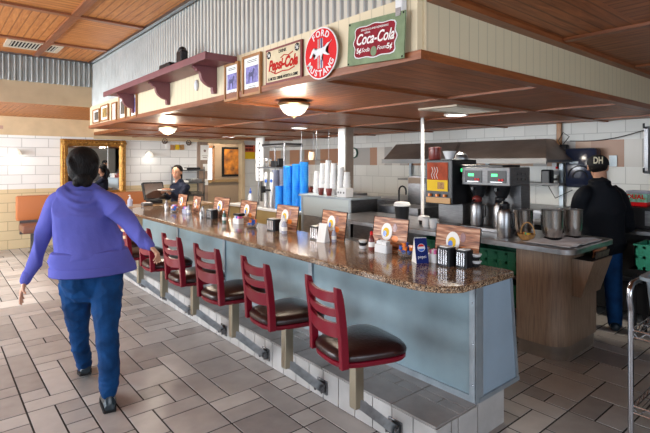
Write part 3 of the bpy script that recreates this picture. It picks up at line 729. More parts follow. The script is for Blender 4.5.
# set 4
napkin_black(2.50, 3.75, 'grey-black napkin dispenser below the blue cup stacks', .13, .11)
bottle(2.50, 3.60, ZC, 'pale squeeze bottle right of the dispenser below the cup stacks', 'white', 'white', .03, .15)
bottle(2.47, 3.53, ZC, 'clear squeeze bottle at the right of the pale one', 'clearcup', 'white', .026, .14)
creamer_bowl(2.45, 4.06, 'clear bowl of orange and blue creamers standing below the doorway', 14, .06)
# set 5
packet_caddy(2.50, 4.42, 'white packet caddy with a black insert and pink packets', ['pink', 'blue', 'white'], .12)
o = B().box((2.47, 4.36, ZC + .081), (2.55, 4.48, ZC + .105), bev=.006).build('black_tray', 'black'); tag(o, 'small black tray lying on the packet caddy', 'tray')
bottle(2.43, 4.60, ZC, 'slim green glass bottle left of the white packet caddy', mat('green_glass', (.10, .22, .18), .15, trans=.3), 'steel', .022, .13)
# set 6
napkin_black(2.50, 5.03, 'black napkin holder standing before the third menu from the far end', .15, .10)
bottle(2.47, 5.20, ZC, 'white squeeze bottle left of the black napkin holder', 'white', 'steel', .028, .13)
bottle(2.42, 5.14, ZC, 'grey shaker bottle touching the black napkin holder', 'steel', 'white', .018, .11)
# set 7, 8
packet_caddy(2.49, 5.72, 'pale purple packet caddy near the far end of the counter', ['white', 'pink', 'blue'], .12, 'clearcup')
bottle(2.47, 5.60, ZC, 'clear bottle right of the purple packet caddy', 'clearcup', 'steel', .024, .12)
creamer_bowl(2.42, 5.93, 'clear bowl of orange and blue creamers standing near the far end', 12, .055)
bottle(2.45, 6.27, ZC, 'steel shaker at the far end of the counter', 'steel', 'steel', .026, .14)
packet_caddy(2.50, 6.12, 'white packet caddy at the far end of the counter', ['pink', 'white', 'blue'], .11)

# ================================================================== FAR LEFT: mirror, sconces, bench, decor
t = thing('wall_mirror', (2.46, YB - .005, .75), 'large mirror in an ornate gilded frame on the white block wall', 'mirror')
mx0, mx1, mz0, mz1 = 1.87, 3.05, .86, 1.985
def mframe(x0, x1, z0, z1, wd, th, y, name, m, parent):
    b = B()
    prof = [(0, 0), (0, th * .55), (wd * .2, th), (wd * .45, th * .8), (wd * .7, th * .9), (wd, th * .35), (wd, 0)]
    rings = []
    for a, h in prof: rings.append(b.ring([(x0 + a, y - h, z0 + a), (x1 - a, y - h, z0 + a), (x1 - a, y - h, z1 - a), (x0 + a, y - h, z1 - a)]))
    b.bridge(rings, False, False); return b.build(name, m, parent)
mframe(mx0, mx1, mz0, mz1, .13, .07, YB - .005, 'frame', 'gold', t)
b = B()
for lo, hi in (((mx0 + .05, mz0 + .05), (mx1 - .05, mz0 + .08)), ((mx0 + .05, mz1 - .08), (mx1 - .05, mz1 - .05)), ((mx0 + .05, mz0 + .05), (mx0 + .08, mz1 - .05)), ((mx1 - .08, mz0 + .05), (mx1 - .05, mz1 - .05))): b.box((lo[0], YB - .085, lo[1]), (hi[0], YB - .04, hi[1]))
for x in (mx0 + .065, mx1 - .065):
    for z in (mz0 + .065, mz1 - .065):
        for a in range(6): b.ball((x + .045 * math.cos(a * PI / 3), YB - .075, z + .045 * math.sin(a * PI / 3)), (.032, .022, .032), 10)
        b.ball((x, YB - .085, z), (.038, .03, .038), 10)
for i in range(13): x = mx0 + .14 + i * (mx1 - mx0 - .28) / 12; b.ball((x, YB - .078, mz1 - .065), (.028, .022, .024), 8); b.ball((x, YB - .078, mz0 + .065), (.028, .022, .024), 8)
for i in range(11): z = mz0 + .15 + i * (mz1 - mz0 - .3) / 10; b.ball((mx0 + .065, YB - .078, z), (.024, .022, .03), 8); b.ball((mx1 - .065, YB - .078, z), (.024, .022, .03), 8)
fuse(b, 'carving', 'gold', t, .009, 1)
B().box((mx0 + .12, YB - .03, mz0 + .12), (mx1 - .12, YB - .012, mz1 - .12)).build('mirror_glass', 'mirror', t)
def sconce(p, lab):
    t = thing('wall_sconce', p, lab, 'wall lamp', 'wall lamps on the white block wall')
    x, y, z = p; y = YB
    B().lathe([(.05, 0), (.045, .015), (.02, .02)], (x, y - .001, z), 16, rot=Matrix.Rotation(R(90), 3, 'X')).build('back_plate', 'chrome', t, smooth=True)
    B().tube([(x, y - .02, z), (x, y - .07, z + .02), (x, y - .09, z - .02)], .008).build('arm', 'chrome', t, smooth=True)
    B().lathe([(.012, .05), (.05, .03), (.075, -.01), (.085, -.05), (.075, -.05), (.05, -.02), (.01, .03)], (x, y - .10, z + .0), 16, cap=False).build('shade', 'glassg', t, smooth=True)
    B().ball((x, y - .10, z - .02), .022, 10).build('bulb', 'sconce', t, smooth=True)
    point('sconce_light', (x, y - .17, z - .06), 1.0, (1, .95, .88), .05)
sconce((1.16, YB - .1, 1.73), 'chrome wall lamp with a glass shade, left of the mirror')
sconce((3.50, YB - .1, 1.72), 'chrome wall lamp with a glass shade, right of the mirror')
def wreath(x, z, lab):
    b = B(); 
    for i in range(9):
        a = 2 * PI * i / 9; b.ball((x + .05 * math.cos(a), YB - .02, z + .05 * math.sin(a)), (.02, .015, .02), 8)
    b.ball((x, YB - .02, z), (.02, .02, .02), 8)
    o = b.build('rosette', mat('dried_brown', (.12, .08, .06), .7), smooth=True); tag(o, lab, 'wall decoration', 'rosettes of the hanging wall decor')
wreath(3.86, 2.0, 'small dark rosette at the left end of the hanging wall decor'); wreath(4.40, 1.98, 'pale brown rosette at the right end of the hanging wall decor')
for i, (x, z, c) in enumerate(((3.93, 1.90, 'whitep'), (4.03, 1.87, 'wood'), (4.14, 1.88, 'yellow'), (4.25, 1.88, 'bread'))):
    o = B().box((x - .045, YB - .025, z - .06), (x + .045, YB - .003, z + .05), rot=Matrix.Rotation(R((-6, 3, 0, -4)[i]), 3, 'Y')).build('hanging_plaque', c)
    tag(o, ('white', 'brown wooden', 'yellowish', 'woven brown')[i] + ' little plaque hanging on the block wall above the waitress', 'plaque', 'plaques hanging above the waitress')
t = thing('booth_bench', (2.3, 9.5, 0), 'long booth bench with orange backrest and brown seat under the mirror', 'bench')
for x0, x1 in ((1.13, 2.25), (2.27, 3.42)):
    B().box((x0, 9.60, .53), (x1, 9.72, .965), bev=.03).build('backrest', 'orange', t, smooth=True)
    B().box((x0 + .03, 9.10, .36), (x1 - .02, 9.60, .50), bev=.035).build('seat', 'brownv', t, smooth=True)
    for xx in (x0 + .2, x1 - .2):
        B().box((xx - .03, 9.30, 0), (xx + .03, 9.36, .36)).box((xx - .05, 9.2, 0), (xx + .05, 9.46, .02)).build('leg', 'steeld', t)
    B().box((x0 + .05, 9.60, .30), (x1 - .05, 9.66, .54)).build('back_support', 'steeld', t)
b = B().box((-.2, YB - .02, 2.13), (.98, YB - .031, 2.19)).build('wall_plaque', mat('faded_pink_board', (.45, .28, .22), .6)); tag(b, 'long narrow faded sign board high on the tan header above the blocks', 'sign')

# ================================================================== CEILING FIXTURES
def dome(x, y, lab, pw):
    t = thing('ceiling_dome_lamp', (x, y, ZS), lab, 'ceiling lamp', 'glass dome lamps below the wooden ceiling')
    r = .125
    B().lathe([(.0, 0), (.10, 0), (r + .012, -.02), (r + .016, -.035), (r, -.045), (.10, -.03), (0, -.03)], (x, y, ZS), 28).build('rim', mat('antique_bronze', (.22, .15, .08), .35, .8), t, smooth=True)
    B().lathe([(r, -.035), (r * .95, -.06), (r * .75, -.095), (r * .45, -.12), (.01, -.13)], (x, y, ZS), 28, cap=True).build('glass_bowl', 'glassg', t, smooth=True)
    B().lathe([(.006, -.125), (.012, -.135), (.006, -.15)], (x, y, ZS), 10).build('finial', MATS['antique_bronze'], t, smooth=True)
    point('dome_light', (x, y, ZS - .22), pw, (1, .88, .70), .1)
dome(2.36, 3.23, 'frosted glass dome lamp beside the red round sign', 14)
dome(2.56, 6.5, 'farther glass dome lamp, below the far end of the wall shelf', 16)
def recess(x, y, lab, pw):
    t = thing('recessed_lamp', (x, y, ZS), lab, 'ceiling lamp', 'flat recessed lamps in the kitchen ceiling')
    B().lathe([(.13, 0), (.13, -.012), (.11, -.012), (.11, 0)], (x, y, ZS), 24, cap=False).build('ring', 'white', t, smooth=True)
    B().lathe([(.11, -.002), (.11, -.008)], (x, y, ZS), 24).build('lens', 'lamp', t)
    area('recessed_light', (x, y, ZS - .03), (x, y, 0), .2, .2, pw, (1, .9, .76))
recess(4.42, 3.05, 'recessed lamp above the coffee machines', 26)
recess(4.30, 5.75, 'recessed lamp above the drink station', 28)
recess(2.95, 7.55, 'recessed lamp near the white block wall left of the far dome lamp', 16)
recess(4.7, 8.7, 'recessed lamp near the doorway pillar', 16)
def vent(cx, cy, sx, sy, z, lab, n, ax):
    t = thing('ceiling_vent', (cx, cy, z), lab, 'vent', 'ceiling air vents')
    B().box((cx - sx / 2 - .05, cy - sy / 2 - .05, z - .015), (cx + sx / 2 + .05, cy - sy / 2, z)).box((cx - sx / 2 - .05, cy + sy / 2, z - .015), (cx + sx / 2 + .05, cy + sy / 2 + .05, z)).box((cx - sx / 2 - .05, cy - sy / 2, z - .015), (cx - sx / 2, cy + sy / 2, z)).box((cx + sx / 2, cy - sy / 2, z - .015), (cx + sx / 2 + .05, cy + sy / 2, z)).build('frame', mat('vent_paint', (.55, .48, .38), .5), t)
    B().box((cx - sx / 2, cy - sy / 2, z - .004), (cx + sx / 2, cy + sy / 2, z - .001)).build('dark_duct', 'blackm', t)
    b = B()
    for i in range(n):
        u = (i + .5) / n - .5
        if ax == 'x': b.box((cx + u * sx - .006, cy - sy / 2, z - .012), (cx + u * sx + .006, cy + sy / 2, z - .002))
        else: b.box((cx - sx / 2, cy + u * sy - .006, z - .012), (cx + sx / 2, cy + u * sy + .006, z - .002))
    b.build('louvre', mat('vent_louvre', (.45, .42, .36), .5), t)
vent(1.0, 6.93, .50, .36, ZT, 'cream ceiling vent beside the corrugated wall at upper left', 14, 'x')
vent(4.0, 2.72, .62, .34, ZS, 'dark louvred vent in the wooden ceiling above the dispensers', 12, 'x')
vent(4.9, 8.1, .5, .3, ZS, 'pale vent in the low ceiling near the doorway', 10, 'x')

# ================================================================== SIGNS ON THE FASCIA
FX = XA - .022
RT = Vector((0, -1, 0)); UP = Vector((0, 0, 1))
def plate(parent, name, m, yc, zc, w_, h_, x0, x1, tilt=0):
    def P(a, b_, d): return (d, yc - a * math.cos(tilt) + b_ * math.sin(tilt), zc + a * math.sin(tilt) + b_ * math.cos(tilt))
    return B().prism([(-w_ / 2, -h_ / 2), (w_ / 2, -h_ / 2), (w_ / 2, h_ / 2), (-w_ / 2, h_ / 2)], P, x0, x1).build(name, m, parent)
# Coca-Cola tin, leaning out a little at its right
t = thing('tin_sign', (FX - .01, 1.78, 2.2), 'green and red tin soda sign at the near corner of the fascia', 'sign')
tl = R(-3); yc, zc = 1.738, 2.192
FXo = FX; FX = FX - .022
plate(t, 'tin_plate', mat('sage_tin', (.19, .25, .14), .6, nz=(14, .3), spec=.2), yc, zc, .41, .235, FX - .018, FX - .010, tl)
def Pc(a, b_, d=0): return Vector((FX - .018 - d, yc - a * math.cos(tl) + b_ * math.sin(tl), zc + a * math.sin(tl) + b_ * math.cos(tl)))
rt = (Pc(1, 0) - Pc(0, 0)).normalized(); up = (Pc(0, 1) - Pc(0, 0)).normalized()
def badge(n=48):
    pts = []
    for i in range(n):
        a = 2 * PI * i / n; c, s_ = math.cos(a), math.sin(a); e = 5; r = (abs(c) ** e + abs(s_) ** e) ** (-1 / e) * (1 + .05 * math.cos(8 * a))
        pts.append((r * c * .148, r * s_ * .083))
    return pts
b = B(); b.prism(badge(), lambda a, q, d: Pc(a * 1.04, q * 1.06, d), .0, .002); b.build('badge_border', 'cloth', t)
b = B(); b.prism(badge(), lambda a, q, d: Pc(a, q, d), .002, .003); b.build('red_badge', mat('faded_red', (.24, .012, .022), .6, nz=(30, .3), spec=.15), t)
text('Coca-Cola', 'main_lettering', 'whitep', t, Pc(0, .012, .004), .082, rt, up, .0006, .35, .0012, .78)
text('DELICIOUS AND REFRESHING', 'small_lettering', 'whitep', t, Pc(0, .063, .004), .015, rt, up, .0005)
text('DRINK', 'small_lettering', 'whitep', t, Pc(-.05, .046, .004), .014, rt, up, .0005)
text('5¢', 'price_lettering', 'whitep', t, Pc(-.112, -.045, .004), .038, rt, up, .0005, 0, .001); text('5¢', 'price_lettering', 'whitep', t, Pc(.112, -.045, .004), .038, rt, up, .0005, 0, .001)
text('Soda', 'small_lettering', 'whitep', t, Pc(-.062, -.045, .004), .032, rt, up, .0005, .3); text('Fount.', 'small_lettering', 'whitep', t, Pc(.062, -.045, .004), .030, rt, up, .0005, .3)
b = B(); b.prism([(.022 * math.cos(2 * PI * i / 16), -.058 + .026 * math.sin(2 * PI * i / 16)) for i in range(16)], lambda a, q, d: Pc(a, q, d), .003, .0045); b.build('medallion', MATS['sage_tin'], t)
b = B()
for sx in (-1, 1):
    for sy in (-1, 1): b.lathe([(.006, 0), (.004, .003)], Pc(sx * .195, sy * .108, .0), 8, rot=Matrix.Rotation(R(-90), 3, 'Y'))
b.build('nail_heads', 'blackm', t)
# Ford Mustang disc
t = thing('round_sign', (FX - .01, 2.24, 2.21), 'round red metal sign with a white running horse and lettering', 'sign')
yc, zc, rr = 2.195, 2.203, .156
disc = lambda r, n=40: [(r * math.cos(2 * PI * i / n), r * math.sin(2 * PI * i / n)) for i in range(n)]
def Pd(a, q, d=0): return Vector((FX - .006 - d, yc - a, zc + q))
b = B(); b.prism(disc(rr), lambda a, q, d: Pd(a, q, d), 0, .004); b.build('white_edge', 'white', t)
b = B(); b.prism(disc(rr * .95), lambda a, q, d: Pd(a, q, d), .004, .0052); b.build('red_face', 'signred', t)
for word, r0, mid, sgn in (('FORD', .128, 90, -1), ('MUSTANG', .131, 270, 1)):
    n = len(word); st = 21 if sgn < 0 else 19.5
    for i, ch in enumerate(word):
        a = R(mid + sgn * st * (i - (n - 1) / 2)); pos = Pd(r0 * .93 * math.cos(a), r0 * .93 * math.sin(a), .0062)
        ra = a - PI / 2 if sgn < 0 else a + PI / 2
        rgt = RT * math.cos(ra) + UP * math.sin(ra); upp = -RT * math.sin(ra) + UP * math.cos(ra)
        text(ch, 'letter_' + ch.lower(), 'white', t, pos, .053, rgt, upp, .0005, 0, .0014)
for i, c in enumerate(('white', 'signred', 'white', 'blue', 'white')):
    b = B(); b.prism([(-.025 + i * .010, -.09), (-.015 + i * .010, -.09), (-.015 + i * .010, .09), (-.025 + i * .010, .09)], lambda a, q, d: Pd(a, q, d), .0053, .006); b.build('bar', 'steel' if c == 'white' else ('pepsi' if c == 'blue' else c), t)
horse = [(-.092, -.012), (-.078, .008), (-.070, .024), (-.052, .036), (-.046, .028), (-.036, .022), (-.018, .028), (.012, .026), (.034, .030), (.046, .034), (.062, .046), (.088, .048), (.094, .056), (.070, .038), (.052, .022), (.044, .010), (.052, -.002), (.068, -.010), (.080, -.020), (.060, -.018), (.036, -.010), (.022, -.004), (.010, -.026), (.020, -.044), (.008, -.034), (-.002, -.010), (-.020, -.010), (-.032, -.022), (-.052, -.026), (-.044, -.016), (-.036, -.006), (-.048, .004), (-.060, .008), (-.068, -.004), (-.080, -.016)]
b = B(); vs0 = b.ring([Pd(a * 1.12, q * 1.12, .0062) for a, q in horse]); vs1 = b.ring([Pd(a * 1.12, q * 1.12, .0082) for a, q in horse]); b.bridge([vs0, vs1]); bmesh.ops.triangulate(b.bm, faces=[f for f in b.bm.faces if len(f.verts) > 4]); b.build('horse', 'white', t)
FX = FXo
# Pepsi-Cola framed sign
t = thing('framed_sign', (FX - .01, 2.65, 2.22), 'rectangular cream soda sign with red script in a dark red frame', 'sign')
yc, zc = 2.615, 2.213; w_, h_ = .42, .245
plate(t, 'frame', mat('maroon_frame', (.16, .02, .02), .4), yc, zc, w_, h_, FX - .016, FX, 0)
plate(t, 'cream_face', mat('aged_cream', (.60, .50, .32), .5, nz=(12, .15)), yc, zc, w_ - .03, h_ - .03, FX - .018, FX - .016, 0)
def Pp(a, q, d=.0185): return Vector((FX - d, yc - a, zc + q))
M['scriptred'] = mat('script_red', (.42, .012, .008), .6, spec=.1)
text('Pepsi-Cola', 'main_lettering', 'scriptred', t, Pp(0, .0), .098, RT, UP, .0006, .3, .0045, .80)
text('DRINK', 'small_lettering', 'blackm', t, Pp(0, .086), .030, RT, UP, .0005, 0, .0008)
text('A NICKEL DRINK-WORTH A DIME', 'small_lettering', 'blackm', t, Pp(0, -.09), .027, RT, UP, .0005, 0, .0012, .84)
for sx in (-1, 1):
    b = B(); b.prism(disc(.026, 20), lambda a, q, d: Pp(sx * .165 + a, .08 + q, .0182 + d), 0, .0005); b.build('price_disc', 'blackm', t)
    text('5¢', 'price_lettering', MATS['aged_cream'].name if False else 'whitep', t, Pp(sx * .165, .08, .0192), .034, RT, UP, .0004, 0, .0006)
b = B(); b.tube([Pp(-.14, -.035), Pp(-.08, -.06), Pp(.0, -.05), Pp(.07, -.055), Pp(.14, -.04)], .004, 6); b.build('swash', 'scriptred', t)
b = B(); b.tube([Pp(-.02, .04), Pp(.02, .055), Pp(.07, .045), Pp(.12, .06)], .0035, 6); b.build('swash', 'scriptred', t)
# framed dog prints
def framed(yc, zc, w_, h_, lab, art, x=FX, grp='framed prints on the cream fascia', name='framed_print', cat='picture'):
    t = thing(name, (x, yc, zc), lab, cat, grp)
    b = B(); f = .018
    for lo, hi in (((-w_ / 2, -h_ / 2), (w_ / 2, -h_ / 2 + f)), ((-w_ / 2, h_ / 2 - f), (w_ / 2, h_ / 2)), ((-w_ / 2, -h_ / 2 + f), (-w_ / 2 + f, h_ / 2 - f)), ((w_ / 2 - f, -h_ / 2 + f), (w_ / 2, h_ / 2 - f))):
        b.box((x - .022, yc + lo[0], zc + lo[1]), (x, yc + hi[0], zc + hi[1]))
    b.build('frame', 'wood', t)
    B().box((x - .01, yc - w_ / 2 + f, zc - h_ / 2 + f), (x - .004, yc + w_ / 2 - f, zc + h_ / 2 - f)).build('paper', 'whitep', t)
    if art: art(t, x, yc, zc, w_, h_)
    return t
M['violet'] = mat('violet_print', (.22, .20, .48), .6, nz=(40, .5))
def dog(t, x, yc, zc, w_, h_):
    B().box((x - .0115, yc - w_ * .33, zc - h_ * .20), (x - .010, yc + w_ * .33, zc + h_ * .22)).build('printed_scene', 'violet', t)
    pts = [(-.05, -.05), (-.04, -.05), (-.035, -.01), (-.0, -.01), (.012, -.05), (.022, -.05), (.024, .0), (.035, .02), (.045, .035), (.03, .05), (.02, .04), (.01, .022), (-.03, .02), (-.045, .03), (-.05, .01)]
    b = B(); b.prism([(a * .9, q) for a, q in pts], lambda a, q, d: (x - .0115 - d, yc - a, zc + q), 0, .0008); bmesh.ops.triangulate(b.bm, faces=[f for f in b.bm.faces if len(f.verts) > 4]); b.build('printed_dog', mat('print_navy', (.05, .05, .14), .6), t)  # dark navy ink of the printed dog
    b = B()
    for q in (.32, .36): b.box((x - .0112, yc - w_ * .25, zc + h_ * q), (x - .010, yc + w_ * .25, zc + h_ * q + .004))
    for q in (-.28, -.32, -.36): b.box((x - .0112, yc - w_ * .2, zc + h_ * q), (x - .010, yc + w_ * .22, zc + h_ * q + .003))
    b.build('printed_lines', 'blackm', t)
framed(3.02, 2.193, .26, .30, 'larger oak-framed violet animal print right of the wall shelf', dog)
framed(3.32, 2.18, .225, .295, 'smaller oak-framed violet animal print overlapping the shelf end', dog)
# frames at the far end of the fascia
M['dkprint'] = mat('dark_print', (.10, .08, .06), .6, nz=(30, .6)); M['goldprint'] = mat('gold_print', (.35, .22, .05), .6, nz=(20, .7))
def block(c):
    def f(t, x, yc, zc, w_, h_): B().box((x - .0115, yc - w_ * .3, zc - h_ * .28), (x - .010, yc + w_ * .3, zc + h_ * .3)).build('printed_scene', c, t)
    return f
for yc, zc, w_, h_, c, lab in ((7.28, 2.205, .34, .20, 'dkprint', 'dark small picture at the far left end of the fascia'), (6.86, 2.22, .36, .22, 'goldprint', 'gold-toned picture near the far end of the fascia'),
                           (6.42, 2.20, .20, .24, 'whitep', 'white certificate with no colour near the far end of the fascia'), (6.08, 2.22, .26, .28, 'dkprint', 'oak-framed certificate left of the far shelf bracket'), (5.66, 2.21, .22, .28, 'violet', 'oak-framed print just left of the farthest shelf bracket')):
    framed(yc, zc, w_, h_, lab, block(c))
# shelf
t = thing('wall_shelf', (XA, 4.6, 2.33), 'long plum painted wall shelf with scrolled brackets under corrugated steel', 'shelf')
SY0, SY1, SD = 3.27, 5.95, .25
B().box((XA - .03 - SD, SY0, 2.335), (XA - .022, SY1, 2.365), bev=.004).build('shelf_board', 'plum', t)
B().box((XA - .022 - SD - .016, SY0 - .01, 2.318), (XA - .022 - SD, SY1 + .01, 2.375), bev=.003).build('front_edge', 'plum', t)
B().box((XA - .022 - SD, SY0 - .012, 2.318), (XA - .022, SY0, 2.37)).build('end_edge', 'plum', t)
for y in (3.62, 4.62, 5.66):
    b = B(); th = .045
    prof = [(0, 0), (.20, 0), (.20, -.018), (.175, -.03), (.175, -.045), (.15, -.05)]
    for i in range(9): a = R(0 + 90 * i / 8); prof.append((.035 + .105 * math.cos(a) , -.165 + .105 * math.sin(R(90)) * 0 - .0 + .105 * (1 - math.sin(a)) * 0 + .105 * (-0) + .1 * (1 - i / 8) ** 1.5))
    prof += [(.035, -.19), (.028, -.215), (0, -.215)]
    b.prism([(-a, z) for a, z in prof], lambda a, z, d: (XA - .022 + a, y + d, 2.335 + z), -th / 2, th / 2)
    b.build('bracket', 'plum', t)
t = thing('toy_camera', (XA - .15, 4.45, 2.366), 'small black figure like an old camera standing on the plum shelf', 'ornament')
B().box((XA - .21, 4.15, 2.367), (XA - .12, 4.40, 2.455), bev=.012).build('body', 'black', t)
B().box((XA - .19, 3.93, 2.367), (XA - .12, 4.05, 2.53), bev=.02).ball((XA - .155, 3.99, 2.53), (.035, .05, .035), 12).build('upright', 'black', t)
B().box((XA - .18, 4.0, 2.368), (XA - .13, 4.2, 2.41)).build('base', 'black', t)
o = B().ball((XA - .03, 3.97, 2.235), (.02, .028, .05), 14).build('alarm_box', 'white', smooth=True); tag(o, 'white oval alarm box on the fascia between two shelf brackets', 'alarm')
t = thing('wall_speaker', (FX - .03, 1.95 + .0, 2.37), 'small white box speaker above the green tin sign', 'speaker')
p = at_x(400, 8, FX - .03)
B().box((FX - .04, p.y - .02, p.z - .045), (FX, p.y + .025, p.z + .06), bev=.006).build('case', 'white', t)
B().box((FX - .043, p.y - .014, p.z - .04), (FX - .04, p.y + .019, p.z + .0)).build('grille', 'steel', t)

# ================================================================== POST, POLE
t = B().box((4.75, 5.19, 0), (4.90, 5.36, ZS)).build('square_post', mat('greige_post', (.36, .29, .24), .6, nz=(8, .15))); t['kind'] = 'structure'; t.name = 'column_square'
o = B().box((4.735, 5.20, 1.42), (4.75, 5.35, ZS - .02)).build('white_board', 'white'); tag(o, 'blank white board on the upper left face of the square post', 'board')
o = B().lathe([(.02, 0), (.02, ZS)], (4.46, 3.54, 0), 12).build('metal_pole', 'white', smooth=True); tag(o, 'thin white vertical pole rising to the ceiling behind the red tub', 'pole')
# small clock
t = thing('wall_clock', (6.52, 6.75, 1.65), 'small octagonal dark green clock on the kitchen wall beside the post', 'clock')
p = at_x(354.5, 153, 6.53)
B().lathe([(.11, 0), (.11, .03)], (p.x, p.y - .0, p.z), 8, rot=Matrix.Rotation(R(-90), 3, 'Y')).build('rim', mat('dark_green', (.02, .08, .06), .4), t)
B().lathe([(.085, 0), (.085, .004)], (p.x - .03, p.y, p.z), 20, rot=Matrix.Rotation(R(-90), 3, 'Y')).build('dial', 'whitep', t)
B().box((p.x - .037, p.y - .003, p.z), (p.x - .034, p.y + .003, p.z + .06)).box((p.x - .037, p.y - .04, p.z - .003), (p.x - .034, p.y, p.z + .003)).build('hands', 'blackm', t)

# ================================================================== DRINK STATION
t = thing('steel_cabinet', (4.5, 5.0, 0), 'waist-high stainless cabinet topped with white cups in front of the post', 'cabinet')
B().box((4.21, 4.5, .1), (4.70, 5.58, 1.05)).build('body', 'steeld', t)
B().box((4.19, 4.5, .78), (4.21, 5.56, 1.05)).build('upper_panel', mat('pale_steel_panel', (.45, .50, .50), .4, .4), t)
B().box((4.19, 4.5, .12), (4.21, 5.56, .77)).build('lower_panel', 'steel', t)
B().box((4.17, 4.46, 1.05), (4.73, 5.60, 1.08), bev=.005).build('top', 'strip', t)
for y in (4.51, 5.53): B().box((4.185, y - .02, .12), (4.192, y + .02, 1.05)).build('edge_strip', 'strip', t)
t = thing('back_counter', (4.5, 6.6, 0), 'low white-topped back counter beneath the blue cup stacks', 'counter')
B().box((4.19, 5.62, .02), (4.8, 7.7, .76)).build('body', mat('ochre_cabinet', (.35, .25, .10), .5), t)
B().box((4.15, 5.62, .76), (4.85, 7.75, .80), bev=.005).build('top', 'white', t)
def cup_stack(u, v0, z0, x, r, m, lab, n, grp, ztop=None, top=None):
    p = at_x(u, v0, x); h = p.z - z0
    t = thing('cup_stack', (x, p.y, z0), lab, 'cup stack', grp)
    b = B(); prof = []
    n = max(3, int(h / .025))
    for i in range(n):
        z = h * i / n; dz = h / n; prof += [(r * .86, z), (r * .97, z + dz * .8), (r, z + dz * .82), (r, z + dz * .95)]
    prof += [(r, h), (r * .92, h), (r * .8, h - .06)]
    b.lathe(prof, (x, p.y, z0), 16); b.build('cups', m, t, smooth=True)
    return t
g = 'stacks of blue plastic cups'
cup_stack(288, 166, .80, 4.34, .082, 'bluecup', 'tall blue cup stack, leftmost of the taller ones', 8, g)
cup_stack(296.5, 164, .80, 4.40, .078, 'bluecup', 'tall blue cup stack in the middle of the row', 8, g)
cup_stack(304, 162, .80, 4.44, .075, 'bluecup', 'tall blue cup stack standing against the steel cabinet', 8, g)
cup_stack(279.5, 186, .80, 4.30, .075, 'bluecup', 'short blue cup stack under the wire shelf', 8, g)
cup_stack(276, 170, .80, 4.52, .075, 'clearcup', 'clear lavender cup stack under the wire shelf, left', 8, 'stacks of clear cups')
cup_stack(283, 168, .80, 4.60, .070, 'clearcup', 'clear lavender cup stack under the wire shelf, right', 8, 'stacks of clear cups')
# white cups on the cabinet
gw = 'white foam cup stacks on the steel cabinet'
for u, v, lab in ((317, 171, 'white cup stack at the left end of the steel cabinet'), (323, 163, 'tall white cup stack left of centre on the steel cabinet'), (328.5, 160, 'tallest white cup stack on the steel cabinet'), (334, 163, 'tall white cup stack right of centre on the steel cabinet'), (341, 167, 'white cup stack in front of the post'), (347, 172, 'short white cup stack at the right of the cabinet')):
    p = at_x(u, v, 4.5); 
    t = thing('foam_cup_stack', (4.5, p.y, 1.08), lab, 'cup stack', gw); h = p.z - 1.08; prof = []
    for i in range(6): prof += [(.038, h * i / 6), (.046 - .001 * i, h * (i + .8) / 6), (.047 - .001 * i, h * (i + .95) / 6)]
    prof = [(r_ * 1.35 * (1.12 - .35 * z / h), z) for r_, z in prof]
    B().lathe(prof, (4.5, p.y, 1.08), 16).build('cups', 'white', t, smooth=True)
for u, lab in ((321, 'dark red plastic tumbler stack, left one beside the white cups'), (329, 'dark red plastic tumbler stack, right one beside the white cups')):
    p = at_x(u, 185, 4.28); t = thing('tumbler_stack', (4.28, p.y, 1.08), lab, 'tumblers', 'dark red tumblers on the cabinet')
    B().lathe([(.034, 0), (.04, .05), (.043, .052), (.043, .07), (.045, .072), (.045, .10)], (4.28, p.y, 1.08), 14).build('tumblers', 'redd', t, smooth=True)
p = at_x(343, 192, 4.26); t = thing('cup_dispenser', (4.28, p.y, 1.08), 'white box with round openings at the right end of the cabinet', 'dispenser')
B().box((4.22, p.y - .10, 1.08), (4.36, p.y + .08, 1.20), bev=.006).build('box', 'white', t)
b = B()
for dy in (-.06, 0, .05): b.lathe([(.014, 0), (.014, .004)], (4.22, p.y + dy, 1.14), 12, rot=Matrix.Rotation(R(-90), 3, 'Y'))
b.build('opening', 'steeld', t)
o = B().box((4.56, 5.30, 1.081), (4.58, 5.52, 1.34), rot=Matrix.Rotation(R(8), 3, 'Y')).build('blue_board', 'blue'); tag(o, 'glossy blue board behind the white cups', 'board')
o = B().ball((4.52, 5.36, 1.33), (.03, .03, .03), 10).build('red_ball', 'signred', smooth=True)
bpy.data.objects.remove(o)
# shelf with jars above the cups
t = thing('steel_rack', (4.5, 6.3, 1.4), 'steel wall rack on thin posts above the clear cup stacks', 'rack')
pa = at_x(264, 167, 4.5); pb = at_x(291, 167, 4.5); ra, rb = pa.y, pb.y; zr = pa.z
B().box((4.35, rb, zr - .02), (4.75, ra, zr + .005)).build('shelf', 'steeld', t)
pt = at_x(264, 147, 4.5).z
B().box((4.38, rb, pt - .01), (4.75, ra - .12, pt + .015)).build('shelf', 'steel', t)
for y in (rb + .02, ra - .02):
    for x in (4.38, 4.72): B().tube([(x, y, .80), (x, y, pt + .05)], .008).build('post', 'steeld', t, smooth=True)
def canister(p, r, h, m, lid, lab, name='storage_canister', cat='canister', grp=None, lh=.02):
    t = thing(name, p, lab, cat, grp)
    B().lathe([(r * .94, 0), (r, .008), (r, h * .98), (r * .96, h)], p, 20).build('body', m, t, smooth=True)
    B().lathe([(r * 1.03, 0), (r * 1.03, lh), (r * .6, lh * 1.3)], (p[0], p[1], p[2] + h), 20).build('lid', lid, t, smooth=True); return t
yy = (ra + rb) / 2
canister((4.5, ra - .13, zr + .005), .06, .13, 'glass', 'steel', 'clear canister at the left of the wire rack', grp=None)
t = thing('black_grinder', (4.5, yy, zr + .005), 'squat black grinder on the lower shelf of the rack', 'grinder')
